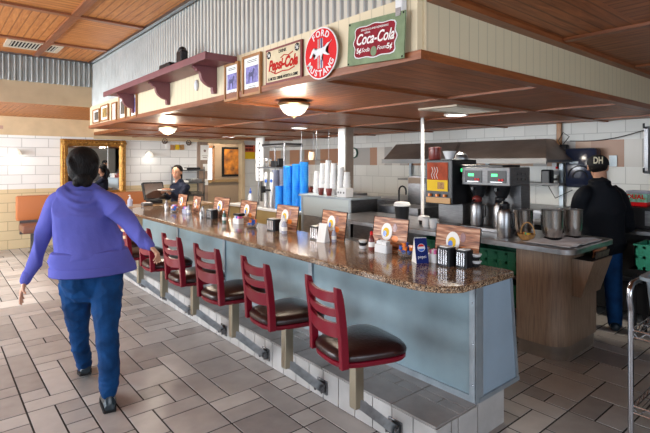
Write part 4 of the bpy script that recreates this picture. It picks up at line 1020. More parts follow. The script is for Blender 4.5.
B().box((4.42, yy - .09, zr + .005), (4.58, yy + .07, zr + .11), bev=.01).build('body', 'black', t); B().box((4.44, yy - .13, zr + .03), (4.54, yy - .09, zr + .15), bev=.008).build('hopper', 'black', t)
o = B().box((4.40, rb + .0, pt + .015), (4.74, ra - .08, pt + .045), bev=.008).build('black_tray', 'black'); tag(o, 'flat black tray lying on top of the rack', 'tray')
o = B().box((4.42, rb - .28, zr + .02), (4.62, rb - .04, zr + .17), bev=.01).build('beige_box', mat('beige_plastic', (.45, .35, .27), .5)); 
bpy.data.objects.remove(o)
t = thing('blender_jug', (4.45, rb - .10, 1.25), 'steel rimmed jug hanging right of the rack', 'jug')
bpy.data.objects.remove(t)
# wire frame above cups (right)
t = thing('wire_hanger', (4.6, 5.75, 1.5), 'thin wire frame rack hanging beside the post above the blue cups', 'rack')
w0 = at_x(304, 140, 4.6); w1 = at_x(319, 160, 4.6)
for x in (4.55, 4.8):
    B().tube([(x, w0.y, ZS - .02), (x, w0.y, w1.z), (x, w1.y, w1.z), (x, w1.y, ZS - .02)], .004).build('wire_loop', 'steeld', t)
b = B()
for i in range(7): y = w0.y + (w1.y - w0.y) * i / 6; b.tube([(4.55, y, w1.z), (4.8, y, w1.z)], .004)
b.build('wire_tray', 'steel', t)
o = B().lathe([(.05, 0), (.055, .06), (.045, .12)], (4.65, (w0.y + w1.y) / 2 + .05, w1.z + .005), 14).build('tan_jar', mat('tan_jar', (.38, .28, .2), .5), smooth=True); tag(o, 'small tan jar sitting in the hanging wire frame', 'jar')
# dispenser tower with two blue handled taps
t = thing('tap_tower', (4.35, 6.7, .80), 'white upright dispenser with two blue handled taps left of the cups', 'dispenser')
for u in (266, 271.5):
    p = at_x(u, 172, 4.32)
    B().lathe([(.028, 0), (.028, p.z - .80 - .02), (.018, p.z - .80)], (4.32, p.y, .80), 14).build('tube', 'white', t, smooth=True)
    q = at_x(u, 181, 4.28); B().ball((4.275, q.y, q.z), (.018, .03, .03), 10).build('tap_handle', 'blue', t, smooth=True)
q = at_x(266, 190, 4.25); B().tube([(4.25, q.y + .10, q.z), (4.25, q.y - .12, q.z)], .014).box((4.22, q.y + .06, q.z - .05), (4.28, q.y + .11, q.z + .06)).build('valve_bar', 'blackm', t)
# spray bottle
p = at_x(250.5, 207, 4.25)
t = thing('spray_bottle', (4.25, p.y, .80), 'white squeeze bottle with a blue nozzle on the back counter', 'bottle')
B().lathe([(.045, 0), (.048, .02), (.048, .15), (.03, .19), (.016, .21)], (4.25, p.y, .80), 16).build('body', 'white', t, smooth=True)
B().lathe([(.018, 0), (.02, .03), (.008, .05), (.006, .09)], (4.25, p.y, 1.01), 12).build('nozzle', 'blue', t, smooth=True)
# wall chart & warning sign on the far kitchen wall
p0 = at_y(243.7, 145, YB - .01); p1 = at_y(255, 159, YB - .01)
t = thing('warning_sign', (p0.x, YB - .01, p1.z), 'red and yellow notice on the white wall right of the doorway', 'sign')
zm = (p0.z + p1.z) / 2
B().box((p0.x, YB - .012, zm), (p1.x, YB - .001, p0.z)).build('red_half', mat('brick_red', (.5, .08, .03), .5), t)
B().box((p0.x, YB - .012, p1.z), (p1.x, YB - .001, zm)).build('yellow_half', 'yellow', t)
b = B()
for i in range(6): b.box((p0.x + .02 + i * .04, YB - .014, zm + .03), (p0.x + .045 + i * .04, YB - .012, zm + .09)); b.box((p0.x + .02 + i * .04, YB - .014, zm + .12), (p0.x + .05 + i * .04, YB - .012, zm + .16))
b.build('printed_blocks', 'blackm', t)
p0 = at_x(255.7, 137, 5.2); p1 = at_x(263.5, 181, 5.2)
t = thing('wall_chart', (5.2, p1.y, p1.z), 'tall narrow white chart with dark dots and dials left of the taps', 'chart')
B().box((5.2, p1.y, p1.z), (5.23, p0.y, min(p0.z, ZS - .02))).build('board', 'white', t)
b = B(); n = 11
for i in range(n):
    z = p1.z + (ZS - .1 - p1.z) * (i + .5) / n; b.lathe([(.022 if i > 6 else .012, 0), (.012, .004)], (5.2, (p0.y + p1.y) / 2 + (.03 if i % 2 and i > 6 else 0), z), 10, rot=Matrix.Rotation(R(-90), 3, 'Y'))
b.build('dot', 'blackm', t)
B().box((5.23, (p0.y + p1.y) / 2 - .02, 0), (5.26, (p0.y + p1.y) / 2 + .02, ZS)).build('support', 'steel', t)
# doorway picture
t = thing('framed_poster', (6.6, 12.08, 1.57), 'large orange toned picture with dark frame on the hall wall', 'picture')
q0 = at_y(222, 147, 12.08); q1 = at_y(250, 176, 12.08)
def poster():
    m = mat('orange_poster', (.80, .28, .02), .6, nz=(5, 0, (.05, .015, .008))); return m
B().box((q0.x, 12.06, q1.z), (q1.x, 12.1, q0.z)).build('frame', 'blackm', t); B().box((q0.x + .06, 12.05, q1.z + .06), (q1.x - .06, 12.06, q0.z - .06)).build('print', poster(), t)
t = thing('added_hall_lamp', (6.0, 11.2, 2.4), 'unseen round lamp added on the hall ceiling to brighten the hall', 'ceiling lamp')  # lamp added out of sight to lighten the hall walls
B().lathe([(.14, 0), (.14, -.03), (.10, -.06), (.01, -.07)], (6.0, 11.2, 2.4), 20).build('shade', 'lamp', t, smooth=True)
point('added_hall_fill', (6.0, 11.2, 2.25), 45, (1, .88, .72), .1)
# papers on the pillar
for u0, v0, u1, v1, lab in ((200.5, 145, 209, 160, 'large white notice taped on the brown wooden pillar'), (203, 164, 208, 171, 'small white paper below the large pillar notice'), (204, 179, 208, 185, 'lowest small white paper on the brown pillar')):
    a, c = at_y(u0, v0, YB - .065), at_y(u1, v1, YB - .065)
    t = thing('paper_notice', (a.x, YB - .065, c.z), lab, 'notice', 'papers on the brown pillar')
    B().box((a.x, YB - .066, c.z), (c.x, YB - .061, a.z)).build('sheet', 'whitep', t)
    if v0 == 145:
        mx = (a.x + c.x) / 2; b = B().box((mx - .05, YB - .068, c.z + .05), (mx + .05, YB - .066, c.z + .065)).box((mx - .07, YB - .068, c.z + .09), (mx + .07, YB - .066, c.z + .10)); b.lathe([(.03, 0), (.03, .002)], (mx, YB - .066, (a.z + c.z) / 2 + .04), 12, rot=Matrix.Rotation(R(90), 3, 'X')); b.build('print', mat('grey_print', (.25, .18, .16), .6), t)
# shelving behind the waitress
t = thing('wall_rack', (4.4, 9.75, 0), 'grey metal shelving stacked with trays behind the waitress', 'rack')
for x in (3.98, 4.58): 
    for y in (9.6, 9.9): B().box((x, y, 0), (x + .02, y + .02, 1.45)).build('upright', 'steeld', t)
for z in (.55, .82, 1.09, 1.36): B().box((3.98, 9.58, z), (4.60, 9.92, z + .025)).build('shelf', 'steeld', t)
for i, (x, z, w_, h_, c) in enumerate(((4.1, 1.385, .2, .03, 'whitep'), (4.38, 1.385, .26, .045, 'blackm'), (4.12, 1.115, .24, .04, 'whitep'), (4.42, 1.115, .26, .07, 'steel'), (4.15, .845, .26, .08, 'blackm'), (4.43, .845, .25, .06, 'dkprint'))):
    o = B().box((x - w_ / 2, 9.62, z), (x + w_ / 2, 9.88, z + h_), bev=.004).build('storage_tray', c)
    tag(o, ('white stack', 'black tray', 'white tray', 'steel tray', 'black box', 'brown box')[i] + ' on the %s shelf of the grey rack, %s side' % (('top', 'top', 'second', 'second', 'third', 'third')[i], ('left', 'right')[i % 2]), 'tray', 'things stored on the grey rack')
# register counter + terminal
t = thing('register_counter', (2.9, 7.2, 0), 'tan register counter with a wood top beyond the end of the bar', 'counter')
B().box((2.15, 7.05, 0), (3.45, 7.42, .86)).build('body', 'cream', t)
B().box((2.08, 6.98, .86), (3.50, 7.48, .90), bev=.005).build('top', mat('tan_laminate', (.33, .20, .10), .3, nz=(20, .3)), t)
ZR = .90
t = thing('register_terminal', (2.72, 7.12, ZR), 'tilted black point-of-sale screen on the register counter', 'register')
rot = Matrix.Rotation(R(-18), 3, 'X'); O = at_d(156, 198, 7.35); O.z = ZR
def Q(a, b_, d): return O + Vector((0, 0, .05)) + Matrix.Rotation(R(12), 3, 'Z') @ (rot @ Vector((a, d, b_)))
B().prism(rrect(.36, .28, .02, cy=.16), Q, 0, .035).build('monitor', 'black', t); B().prism(rrect(.31, .23, .01, cy=.16), Q, -.002, 0).build('screen', 'screen', t)
B().box((O.x - .10, O.y - .02, ZR), (O.x + .10, O.y + .16, ZR + .06), bev=.01).build('base', 'black', t)
p = at_d(148, 203, 7.0); t = thing('card_reader', (p.x, p.y, ZR), 'grey card reader left of the register screen', 'card reader')
B().box((p.x - .09, p.y - .05, ZR), (p.x + .06, p.y + .05, ZR + .05), bev=.01).build('case', 'steeld', t); B().box((p.x - .07, p.y - .04, ZR + .05), (p.x + .03, p.y + .03, ZR + .055)).build('keys', 'whitep', t)
p = at_d(130, 205, 6.95); t = thing('sanitizer_bottle', (p.x, p.y, ZR), 'clear pump bottle at the left end of the register counter', 'bottle')
B().lathe([(.035, 0), (.037, .02), (.037, .09), (.015, .115)], (p.x, p.y, ZR), 14).build('body', 'clearcup', t, smooth=True); B().lathe([(.014, 0), (.014, .02), (.005, .025), (.005, .05)], (p.x, p.y, ZR + .115), 10).tube([(p.x, p.y, ZR + .165), (p.x - .03, p.y - .02, ZR + .16)], .006).build('pump', 'white', t, smooth=True)

# ================================================================== KITCHEN BACKGROUND
def hood(y0, y1, lab):
    t = thing('range_hood', (6, (y0 + y1) / 2, 1.55), lab, 'range hood', 'steel range hoods on the kitchen wall')
    b = B(); b.prism([(5.62, 1.58), (XK - .015, 1.58), (XK - .015, 1.86), (6.30, 1.86)], lambda a, z, d: (a, d + (.32 if z > 1.7 else 0), z), y0, y1); b.build('canopy', mat('hood_steel', (.30, .25, .22), .5, .6, nz=(2.2, .35)), t)
    B().box((5.60, y0 - .01, 1.53), (5.63, y1 + .01, 1.595)).build('front_lip', mat('lip_steel', (.26, .26, .26), .6), t)
    B().box((5.63, y0, 1.545), (XK - .02, y1, 1.578)).build('filter', 'steeld', t)
    return t
hood(3.98, 5.26, 'left steel range hood, behind the white pole'); hood(2.62, 3.92, 'right steel range hood, behind the coffee brewer')
t = thing('cook_line', (5.9, 4.2, 0), 'stainless cooking line with back shelf beneath the range hoods', 'stove')
B().box((5.68, 2.7, .05), (XK - .02, 5.6, .93)).build('body', 'steeld', t)
B().box((5.66, 2.7, .93), (XK - .02, 5.6, .96)).build('top', 'steel', t)
B().box((XK - .3, 2.75, 1.24), (XK - .02, 5.5, 1.27)).build('shelf', MATS['lip_steel'], t)
for y in (2.8, 3.9, 4.75, 5.4): B().box((XK - .06, y, .96), (XK - .03, y + .05, 1.53)).build('upright', 'strip', t)
t = thing('upright_oven', (5.3, 4.5, 0), 'tall dark steel oven left of the hot drink dispenser', 'oven')
pa = at_x(408, 176, 5.15); pb = at_x(426, 176, 5.15)
B().box((5.15, pb.y, 0), (5.24 + .4, pa.y, pa.z)).build('body', 'steeld', t); B().box((5.13, pb.y + .02, pa.z - .10), (5.15, pa.y - .02, pa.z - .02)).build('control_panel', mat('bronze_panel', (.10, .07, .05), .4, .6), t)
t = thing('prep_table', (5.4, 6.2, 0), 'steel prep table crowded with small containers behind the cabinet', 'table')
B().box((5.0, 5.75, .98), (5.75, 7.6, 1.02)).build('top', 'steel', t)
for x in (5.04, 5.68):
    for y in (5.8, 7.52): B().box((x, y, 0), (x + .04, y + .04, .98)).build('leg', 'steeld', t)
B().box((5.03, 5.78, .3), (5.72, 7.58, .33)).build('lower_shelf', 'steel', t)
for i, (u, v, w_, h_, c, nm) in enumerate(((360, 193, .20, .10, 'dkprint', 'brown box'), (366, 191, .26, .12, mat('slate_blue', (.12, .14, .25), .5), 'slate blue tub'), (373, 193, .14, .08, 'cream', 'cream tin'), (379, 194, .10, .09, 'redd', 'dark red jar'), (389, 194, .22, .10, 'bread', 'tan bag'), (396, 193, .16, .12, mat('copper', (.4, .2, .12), .4, .5), 'copper pot'))):
    p = at_x(u, v, 5.2); nm_ = nm.split()[-1]
    t = thing('kitchen_' + nm_, (5.2, p.y, 1.02), nm + ' among the containers right of the square post', nm_, 'containers on the prep table')
    y = max(5.85, p.y)
    if i >= 3: 
        pass
    yb = 7.35 - i * .27
    t.location = (5.2, yb, 1.02)
    B().box((5.1, yb - w_ / 2, 1.02), (5.3, yb + w_ / 2, 1.02 + h_), bev=.015).build('body', c, t); B().box((5.09, yb - w_ / 2 - .005, 1.02 + h_), (5.31, yb + w_ / 2 + .005, 1.035 + h_), bev=.004).build('lid', 'steel' if i % 2 else 'blackm', t)
# gooseneck tap over cabinet side
p = at_x(384, 196, 4.7); t = thing('gooseneck_tap', (4.7, p.y, 1.0), 'black gooseneck tap right of the steel cabinet', 'tap')
B().box((4.64, 3.75, .02), (5.08, 4.42, .97)).build('stand', 'steeld', t); z0 = .97
pts = [(4.8, 4.2, z0)] + [(4.8, 4.2 - .06 + .06 * math.cos(R(a)), z0 + .2 + .06 * math.sin(R(a))) for a in range(0, 181, 30)] + [(4.8, 4.08, z0 + .15)]
B().tube(pts, .012).build('spout', 'black', t, smooth=True)
B().lathe([(.025, 0), (.018, .03)], (4.8, 4.2, z0), 12).build('base', 'chrome', t)

# ================================================================== COFFEE STATION
t = thing('station_cabinet', (4.1, 2.5, 0), 'walnut laminate service station cabinet with a rounded corner', 'cabinet')
def round_plan(x0, x1, y0, y1, r):
    pts = []
    for i in range(9): a = R(180 + 90 * i / 8); pts.append((x0 + r + r * math.cos(a), y0 + r + r * math.sin(a)))
    for i in range(5): a = R(270 + 90 * i / 4); pts.append((x1 - .04 + .04 * math.cos(a), y0 + .04 + .04 * math.sin(a)))
    pts += [(x1, y1), (x0, y1)]; return pts
b = B(); b.prism(round_plan(3.70, 4.38, 1.60, 1.97, .16), XY, .11, .86); b.build('end_body', 'stationw', t, smooth=True)
b = B(); b.prism(round_plan(3.715, 4.36, 1.615, 1.96, .15), XY, 0, .11); b.build('kick_tiles', 'kick', t, smooth=True)
B().box((4.10, 1.97, .05), (4.40, 4.35, .86)).build('back_body', 'steeld', t)
B().box((3.72, 1.97, .30), (4.10, 4.35, .325)).build('shelf', 'steeld', t); B().box((3.72, 1.97, .575), (4.10, 4.35, .60)).build('shelf', 'steeld', t)
for y in (2.52, 3.4, 4.33): B().box((3.70, y, 0), (3.74, y + .03, .86)).build('leg', 'steel', t)
b = B(); b.bridge([b.ring([(x, y, z) for x, y in round_plan(3.62 + g, 4.46 - g, 1.50 + g, 4.38, .10)]) for z, g in ((.855, .0), (.862, 0), (.893, 0), (.90, .006))])
o = b.build('steel_worktop', mat('worktop_steel', (.50, .50, .51), .3, .9, nz=(12, .2)), smooth=True); tag(o, 'stainless worktop with rounded corners on the walnut station', 'worktop')
ZW = .90
t = thing('menu_pocket', (4.25, 1.5, .6), 'slanted walnut menu pocket on the right side of the station', 'holder')
px0, px1 = 3.86, 4.24
b = B()
b.bridge([b.ring([(px0, 1.598, .50), (px1, 1.598, .50), (px1, 1.53, .50), (px0, 1.53, .50)]), b.ring([(px0, 1.598, .79), (px1, 1.598, .79), (px1, 1.44, .79), (px0, 1.44, .79)])]); 
b.build('pocket', 'stationw', t)
B().box((px0 + .012, 1.455, .785), (px1 - .012, 1.59, .7915)).build('opening_shade', 'blackm', t)  # black sheet stands in for the shade inside the pocket
for i in range(3):
    o = B().box((3.98 + .03 * i, 1.475 + .03 * i, .66), (4.24 + .02 * i, 1.483 + .03 * i, .845 + .012 * i), rot=Matrix.Rotation(R(10), 3, 'X')).build('folded_menu', ('dkprint', 'menu', 'blackm')[i])
    tag(o, ('front dark', 'middle brown', 'rear black')[i] + ' menu standing in the walnut pocket', 'menu', 'menus in the station pocket')
def crate(y0, y1, x0, z0, h, m, lab, grp):
    t = thing('plastic_crate', (x0, (y0 + y1) / 2, z0), lab, 'crate', grp)
    x1 = x0 + .32
    b = B(); b.box((x0, y0, z0), (x1, y1, z0 + .015)).build('base', m, t)
    for (ax, c0) in (('x', x0), ('x', x1 - .01), ('y', y0), ('y', y1 - .01)):
        b = B(); lo, hi = (y0, y1) if ax == 'x' else (x0, x1); n = 5; wv = (hi - lo) / n
        def bx(p, q, za, zb):
            if ax == 'x': b.box((c0, p, za), (c0 + .01, q, zb))
            else: b.box((p, c0, za), (q, c0 + .01, zb))
        bx(lo, hi, z0, z0 + .03); bx(lo, hi, z0 + h - .035, z0 + h); bx(lo, hi, z0 + h * .5 - .012, z0 + h * .5 + .012)
        if ax == 'x': b.box((c0 + .003, lo, z0 + .03), (c0 + .007, hi, z0 + h - .02))
        else: b.box((lo, c0 + .003, z0 + .03), (hi, c0 + .007, z0 + h - .02))
        for i in range(n + 1): q = min(hi, lo + i * wv + .012); bx(max(lo, q - .024), q, z0, z0 + h)
        b.build('slotted_side', m, t)
    b = B(); b.box((x0 - .008, y0 - .008, z0 + h - .012), (x1 + .008, y0 + .006, z0 + h)).box((x0 - .008, y1 - .006, z0 + h - .012), (x1 + .008, y1 + .008, z0 + h)).box((x0 - .008, y0 + .006, z0 + h - .012), (x0 + .006, y1 - .006, z0 + h)).box((x1 - .006, y0 + .006, z0 + h - .012), (x1 + .008, y1 - .006, z0 + h)); b.build('rim', m, t)
gc = 'dark green crates inside the station'
crate(2.00, 2.47, 3.76, .60, .19, 'green', 'dark green slotted crate on the upper shelf of the station', gc)
crate(2.00, 2.47, 3.76, .325, .19, 'green', 'dark green slotted crate on the lower shelf of the station', gc)
crate(2.60, 3.05, 3.76, .60, .19, 'green', 'dark green slotted crate behind the big menu card', gc)
# twin brewer
M['brewsteel'] = mat('brewer_steel', (.17, .17, .175), .5, .55, nz=(14, .25), stretch=(1, 1, 12))
t = thing('coffee_brewer', (4.2, 2.43, ZW), 'twin stainless coffee brewer with green displays and silver urns', 'coffee maker')
bx0, by0, by1 = 4.0, 2.19, 2.69
zt = 1.50
B().box((bx0, by0, zt - .17), (bx0 + .37, by1, zt), bev=.006).build('head', 'brewsteel', t)
B().box((bx0 + .20, by0, ZW + .03), (bx0 + .37, by1, zt - .17)).build('column', 'brewsteel', t)
B().box((bx0 - .03, by0 - .01, ZW), (bx0 + .38, by1 + .01, ZW + .035), bev=.005).build('base', 'steeld', t)
for y in (2.32, 2.565):
    c = B().box((bx0 - .006, y - .095, zt - .145), (bx0, y + .09, zt - .03)).build('control_panel', 'black', t)
    B().box((bx0 - .009, y - .01, zt - .085), (bx0 - .006, y + .05, zt - .06)).build('display', 'led', c)
    B().box((bx0 - .011, y - .07, zt - .125), (bx0 - .006, y - .05, zt - .105)).box((bx0 - .011, y - .04, zt - .125), (bx0 - .006, y - .02, zt - .105)).build('button', 'signred', c)
    B().box((bx0 - .008, y - .06, zt - .14), (bx0 - .006, y + .06, zt - .132)).build('switch_strip', 'steel', c)
    B().lathe([(.04, -.12), (.075, -.05), (.085, 0), (.085, .0)], (bx0 + .09, y, zt - .17), 18).build('brew_funnel', 'black', t, smooth=True)
    B().box((bx0 - .02, y - .012, zt - .22), (bx0 + .01, y + .012, zt - .19)).build('funnel_handle', 'black', t)
b = B()
for i in range(2):
    for j in range(3): b.lathe([(.012, 0), (.012, .004)], (bx0 + .14 + j * .07, by0 - .004, zt - .06 - i * .05), 10, rot=Matrix.Rotation(R(90), 3, 'X'))
b.build('side_knob', 'steeld', t)
o = B().box((bx0 + .02, by0 + .08, zt), (bx0 + .34, by1 + .05, zt + .022), bev=.006).build('black_tray', 'black'); tag(o, 'flat black tray lying on top of the coffee brewer', 'tray')
def airpot(x, y, lab, h=.30, lidc='black'):
    t = thing('coffee_airpot', (x, y, ZW), lab, 'airpot', 'steel coffee airpots at the brewer'); z = ZW + (.036 if x > 3.95 else 0); t.location.z = z
    B().lathe([(.058, 0), (.062, .01), (.062, h * .66), (.05, h * .76), (.038, h * .8)], (x, y, z), 20).build('body', 'steel', t, smooth=True)
    B().lathe([(.04, h * .8), (.045, h * .84), (.045, h * .93), (.02, h)], (x, y, z), 16).build('lid', lidc, t, smooth=True)
    B().tube([(x + .01, y - .05, z + h * .72), (x, y - .085, z + h * .68), (x, y - .085, z + h * .35), (x, y - .062, z + h * .28)], .009).build('handle', 'black', t, smooth=True)
    B().tube([(x - .03, y, z + h * .86), (x - .075, y, z + h * .84), (x - .08, y, z + h * .78)], .010).build('spout', 'black', t, smooth=True)
airpot(4.06, 2.56, 'steel airpot with a dark red lid under the left brewer', .29, 'redd')
airpot(4.06, 2.32, 'steel airpot under the right brewer, behind the front one')
airpot(3.80, 2.13, 'steel airpot standing foremost on the worktop edge', .31)
for i, y in enumerate((2.60, 2.36)):
    p_ = B().lathe([(.06, 0), (.06, .17), (.055, .18)], (4.14, y, ZW + .36 - .03), 16)
    p_.bm.free()
# pot of steel (behind basket) and two tall canisters
M['potsteel'] = mat('polished_pot_steel', (.62, .60, .57), .24, 1, nz=(9, .3), stretch=(6, 6, .3))
def pot(x, y, r, h, lab, m='potsteel', name='steel_container', cat='container', base=True, grp='steel containers on the worktop'):
    t = thing(name, (x, y, ZW), lab, cat, grp); z = ZW + (.03 if base else 0)
    if base: B().lathe([(r * .85, 0), (r * .9, .015), (r * .75, .03)], (x, y, ZW), 20).build('base', 'black', t, smooth=True)
    B().lathe([(r * .72, 0), (r * .84, .03), (r * .95, h * .4), (r, h * .95), (r * 1.03, h), (r * .99, h), (r * .94, h * .9)], (x, y, z), 24).build('body', m, t, smooth=True)
    B().lathe([(r * .96, 0), (r * .9, .012), (r * .2, .016)], (x, y, z + h - .012), 24).build('lid', 'dullmetal', t, smooth=True)
    return t
pot(3.96, 1.79, .085, .225, 'left tall steel container with a black foot on the worktop')
pot(4.17, 1.72, .080, .22, 'right tall steel container with a black foot on the worktop')
pot(4.02, 2.08, .085, .20, 'wide steel pot with dark bands behind the wicker basket', base=True)
pot(4.30, 1.98, .07, .17, 'squat steel container behind the tall ones', base=False)
# basket
t = thing('wicker_basket', (3.86, 1.95, ZW), 'small wicker basket with a hoop handle on the worktop', 'basket')
bx, by = 3.81, 1.94
B().lathe([(.045, 0), (.06, .02), (.072, .05), (.066, .05), (.05, .012), (.01, .01)], (bx, by, ZW + .004), 18, cap=False).build('bowl', 'bread', t, smooth=True)
B().tube([(bx + .02, by + .06 * math.cos(R(a)), ZW + .045 + .10 * math.sin(R(a))) for a in range(0, 181, 20)], .006).build('handle', 'bread', t, smooth=True)
for i in range(6):
    o = B().box((bx - .03 + .01 * i, by - .035 + .011 * i, ZW + .035), (bx + .0 + .01 * i, by - .015 + .011 * i, ZW + .062), rot=Matrix.Rotation(.6 * i, 3, 'Z')).build('wrapped_sweet', ('yellow', 'signred', 'greenl', 'yellow', 'redd', 'orangep')[i])
    tag(o, ('yellow', 'red', 'green', 'golden', 'dark red', 'orange')[i] + ' wrapped sweet in the wicker basket', 'sweet', 'sweets in the wicker basket')
# towel
def towel():
    b = B()
    def f(u, v):
        x = 3.66 + .60 * v; y = 1.525 + .36 * u
        z = ZW + .008 + .016 * noise.noise(Vector((x * 9, y * 9, 1))) + .003
        x += .03 * noise.noise(Vector((y * 8, x * 3, 2))); y += .02 * noise.noise(Vector((x * 7, 5, y * 3)))
        return (min(x, 4.42), max(y, 1.515), max(z, ZW + .003))
    b.grid(f, 26, 34); o = b.build('towel', 'cloth', smooth=True); sol = o.modifiers.new('s', 'SOLIDIFY'); sol.thickness = .003; sol.offset = 1
    tag(o, 'rumpled white towel spread over the worktop corner', 'towel')
towel()
# hot drink dispenser
t = thing('drink_dispenser', (4.0, 2.9, ZW), 'black hot drink dispenser with a red and yellow picture panel', 'drink dispenser')
dx, dy0, dy1, dz0, dz1 = 3.90, 2.73, 3.06, 1.13, 1.575
B().box((dx, dy0, dz0), (dx + .42, dy1, dz1), bev=.01).build('housing', 'black', t)
B().box((dx + .2, dy0 + .02, ZW + .02), (dx + .42, dy1 - .02, dz0)).build('back_column', 'brewsteel', t)
B().box((dx - .02, dy0, ZW), (dx + .42, dy1, ZW + .03), bev=.004).build('base', 'steeld', t)
pn = B().box((dx - .006, dy0 + .05, dz0 + .13), (dx, dy1 - .03, dz1 - .03)).build('picture_panel', mat('rust_print', (.34, .05, .015), .6, nz=(9, .5), spec=.2), t)
B().box((dx - .008, dy0 + .05, dz0 + .13), (dx - .006, dy1 - .03, dz0 + .24)).build('yellow_half', 'yellow', pn)
B().box((dx - .010, dy0 + .09, dz0 + .15), (dx - .008, dy0 + .17, dz0 + .22)).build('cup_print', 'bread', pn)
b = B()
for s in range(3): b.tube([(dx - .009, dy1 - .10 - .03 * s, dz0 + .25), (dx - .009, dy1 - .085 - .03 * s, dz0 + .29), (dx - .009, dy1 - .105 - .03 * s, dz0 + .33), (dx - .009, dy1 - .09 - .03 * s, dz0 + .37)], .003, 5)
b.build('steam_print', 'whitep', pn)
B().box((dx - .012, dy0 + .02, dz0 + .01), (dx, dy1 - .02, dz0 + .065)).build('tap_strip', mat('amber_strip', (.40, .20, .04), .4), t)
b = B()
for s in range(3): b.box((dx - .03, dy0 + .07 + s * .09, dz0 + .075), (dx, dy0 + .09 + s * .09, dz0 + .10))
b.build('button', 'orangep', t)
B().box((dx + .14, dy0 - .003, dz1 - .12), (dx + .16, dy0, dz1 - .09)).build('display', 'led', t)
canister((3.98, 3.0, dz1), .062, .105, 'redd', 'redd', 'dark red plastic tub on top of the drink dispenser', 'plastic_tub', 'tub')
t = thing('filter_stack', (4.02, 2.85, dz1), 'stack of white paper coffee filters on the drink dispenser', 'coffee filters')
B().lathe([(.035, 0), (.05, .04), (.068, .085), (.06, .085), (.04, .03)], (4.02, 2.85, dz1), 20).build('filters', 'cloth', t, smooth=True)
t = thing('steel_bowl', (4.18, 2.78, dz1), 'upturned grey bowl with a spoon on top of the machines', 'bowl')
B().lathe([(.07, 0), (.072, .01), (.06, .045), (.035, .065), (.01, .07)], (4.18, 2.82, dz1), 20).build('bowl', 'dullmetal', t, smooth=True)
for i, (y, u) in enumerate(((2.97, 0), (2.88, 0))):
    t = thing('coffee_mug', (3.80, y, ZW), ('left', 'right')[i] + ' white mug below the hot drink dispenser', 'mug', 'white mugs on the worktop')
    B().lathe([(.032, 0), (.038, .01), (.04, .09), (.036, .09), (.034, .015), (.002, .012)], (3.80, y, ZW + .0), 18, cap=False).build('mug', 'white', t, smooth=True)
    B().tube([(3.80, y - .038, ZW + .07), (3.80, y - .062, ZW + .06), (3.80, y - .062, ZW + .035), (3.80, y - .038, ZW + .025)], .005).build('handle', 'white', t, smooth=True)
# black bins with white lids left of dispenser
for u, v, z, r, lab in ((402, 205, .9, .085, 'larger black tub heaped with a white lid left of the dispenser'), (424, 219, .9, .06, 'smaller black tub with a white lid beside the dispenser')):
    x = 3.95; p = at_x(u, v, x); y = min(p.y, 4.28)
    t = thing('lidded_tub', (x, y, z), lab, 'tub', 'black tubs with white lids'); h = p.z - z
    B().lathe([(r * .8, 0), (r, h * .98)], (x, y, z), 18).build('tub', 'black', t, smooth=True); B().lathe([(r * 1.05, 0), (r * 1.1, .012), (r * .95, .04), (r * .3, .05)], (x, y, z + h - .01), 18).build('lid', 'white', t, smooth=True)

# ================================================================== RIGHT WALL
t = thing('paper_towel_dispenser', (XK - .2, 2.5, 1.25), 'dark blue-black paper towel dispenser on the kitchen wall', 'towel dispenser')
y0, y1, z0, z1 = 2.34, 2.72, 1.22, 1.73
B().box((XK - .20, y0, z0), (XK - .012, y1, z1), bev=.035).build('cover', mat('smoky_blue_plastic', (.015, .022, .05), .15), t, smooth=True)
b = B(); yc = (y0 + y1) / 2
b.tube([(XK - .202, yc + .15 * math.cos(R(a)), z0 + .13 + .15 * math.sin(R(a))) for a in range(0, 181, 15)], .008); b.tube([(XK - .202, yc + .09 * math.cos(R(a)), z0 + .13 + .09 * math.sin(R(a))) for a in range(0, 181, 15)], .008); b.build('window_rim', 'blackm', t)
B().box((XK - .204, yc + .02, z1 - .20), (XK - .199, yc + .13, z1 - .17)).build('badge', 'strip', t)
B().box((XK - .18, y0 + .08, z0 - .03), (XK - .05, y1 - .08, z0)).build('paper', 'whitep', t)
p = at_x(613, 161, XK - .02); o = B().box((XK - .025, p.y - .045, p.z - .07), (XK - .012, p.y + .045, p.z + .07), bev=.003).build('wall_switch', 'strip'); tag(o, 'grey switch plate on the tile band right of the man\'s cap', 'switch')
# conduit + socket + hanging black charger
t = thing('wall_socket', (XK - .03, 3.0, 1.4), 'white socket box with black plug on a tan pole right of the hood', 'socket')
p = at_x(557, 168, XK - .05)
B().box((XK - .05, p.y - .07, p.z - .09), (XK - .012, p.y + .07, p.z + .07), bev=.005).build('box', 'white', t); B().box((XK - .06, p.y - .015, p.z - .01), (XK - .05, p.y + .015, p.z + .02)).build('plug', 'signred', t)
q = at_x(547, 177, XK - .2); B().box((XK - .28, q.y - .08, q.z - .12), (XK - .16, q.y + .05, q.z + .10), bev=.02).build('black_unit', 'black', t)
B().box((XK - .16, q.y - .05, q.z - .05), (XK - .01, q.y + .02, q.z - .02)).build('bracket', 'steel', t)
p2 = at_x(558.5, 126, XK - .05); o = B().box((XK - .05, p2.y - .03, 1.45), (XK - .012, p2.y + .03, ZS), bev=.004).build('conduit_post', 'wood'); tag(o, 'narrow reddish wooden post running up the kitchen wall', 'post')
t = thing('wall_phone', (XK - .1, 2.9, 1.7), 'black handset and cords hanging right of the wooden post', 'phone')
p = at_x(563, 152, XK - .1); B().box((XK - .12, p.y - .05, p.z - .12), (XK - .02, p.y + .05, p.z + .10), bev=.02).build('handset', 'black', t)
B().tube([p + Vector((0, 0, .1)), p + Vector((0, -.08, .2)), p + Vector((0, .0, .26)), p + Vector((0, .06, .15)), p + Vector((0, 0, .05))], .006).build('cord', 'blackm', t)
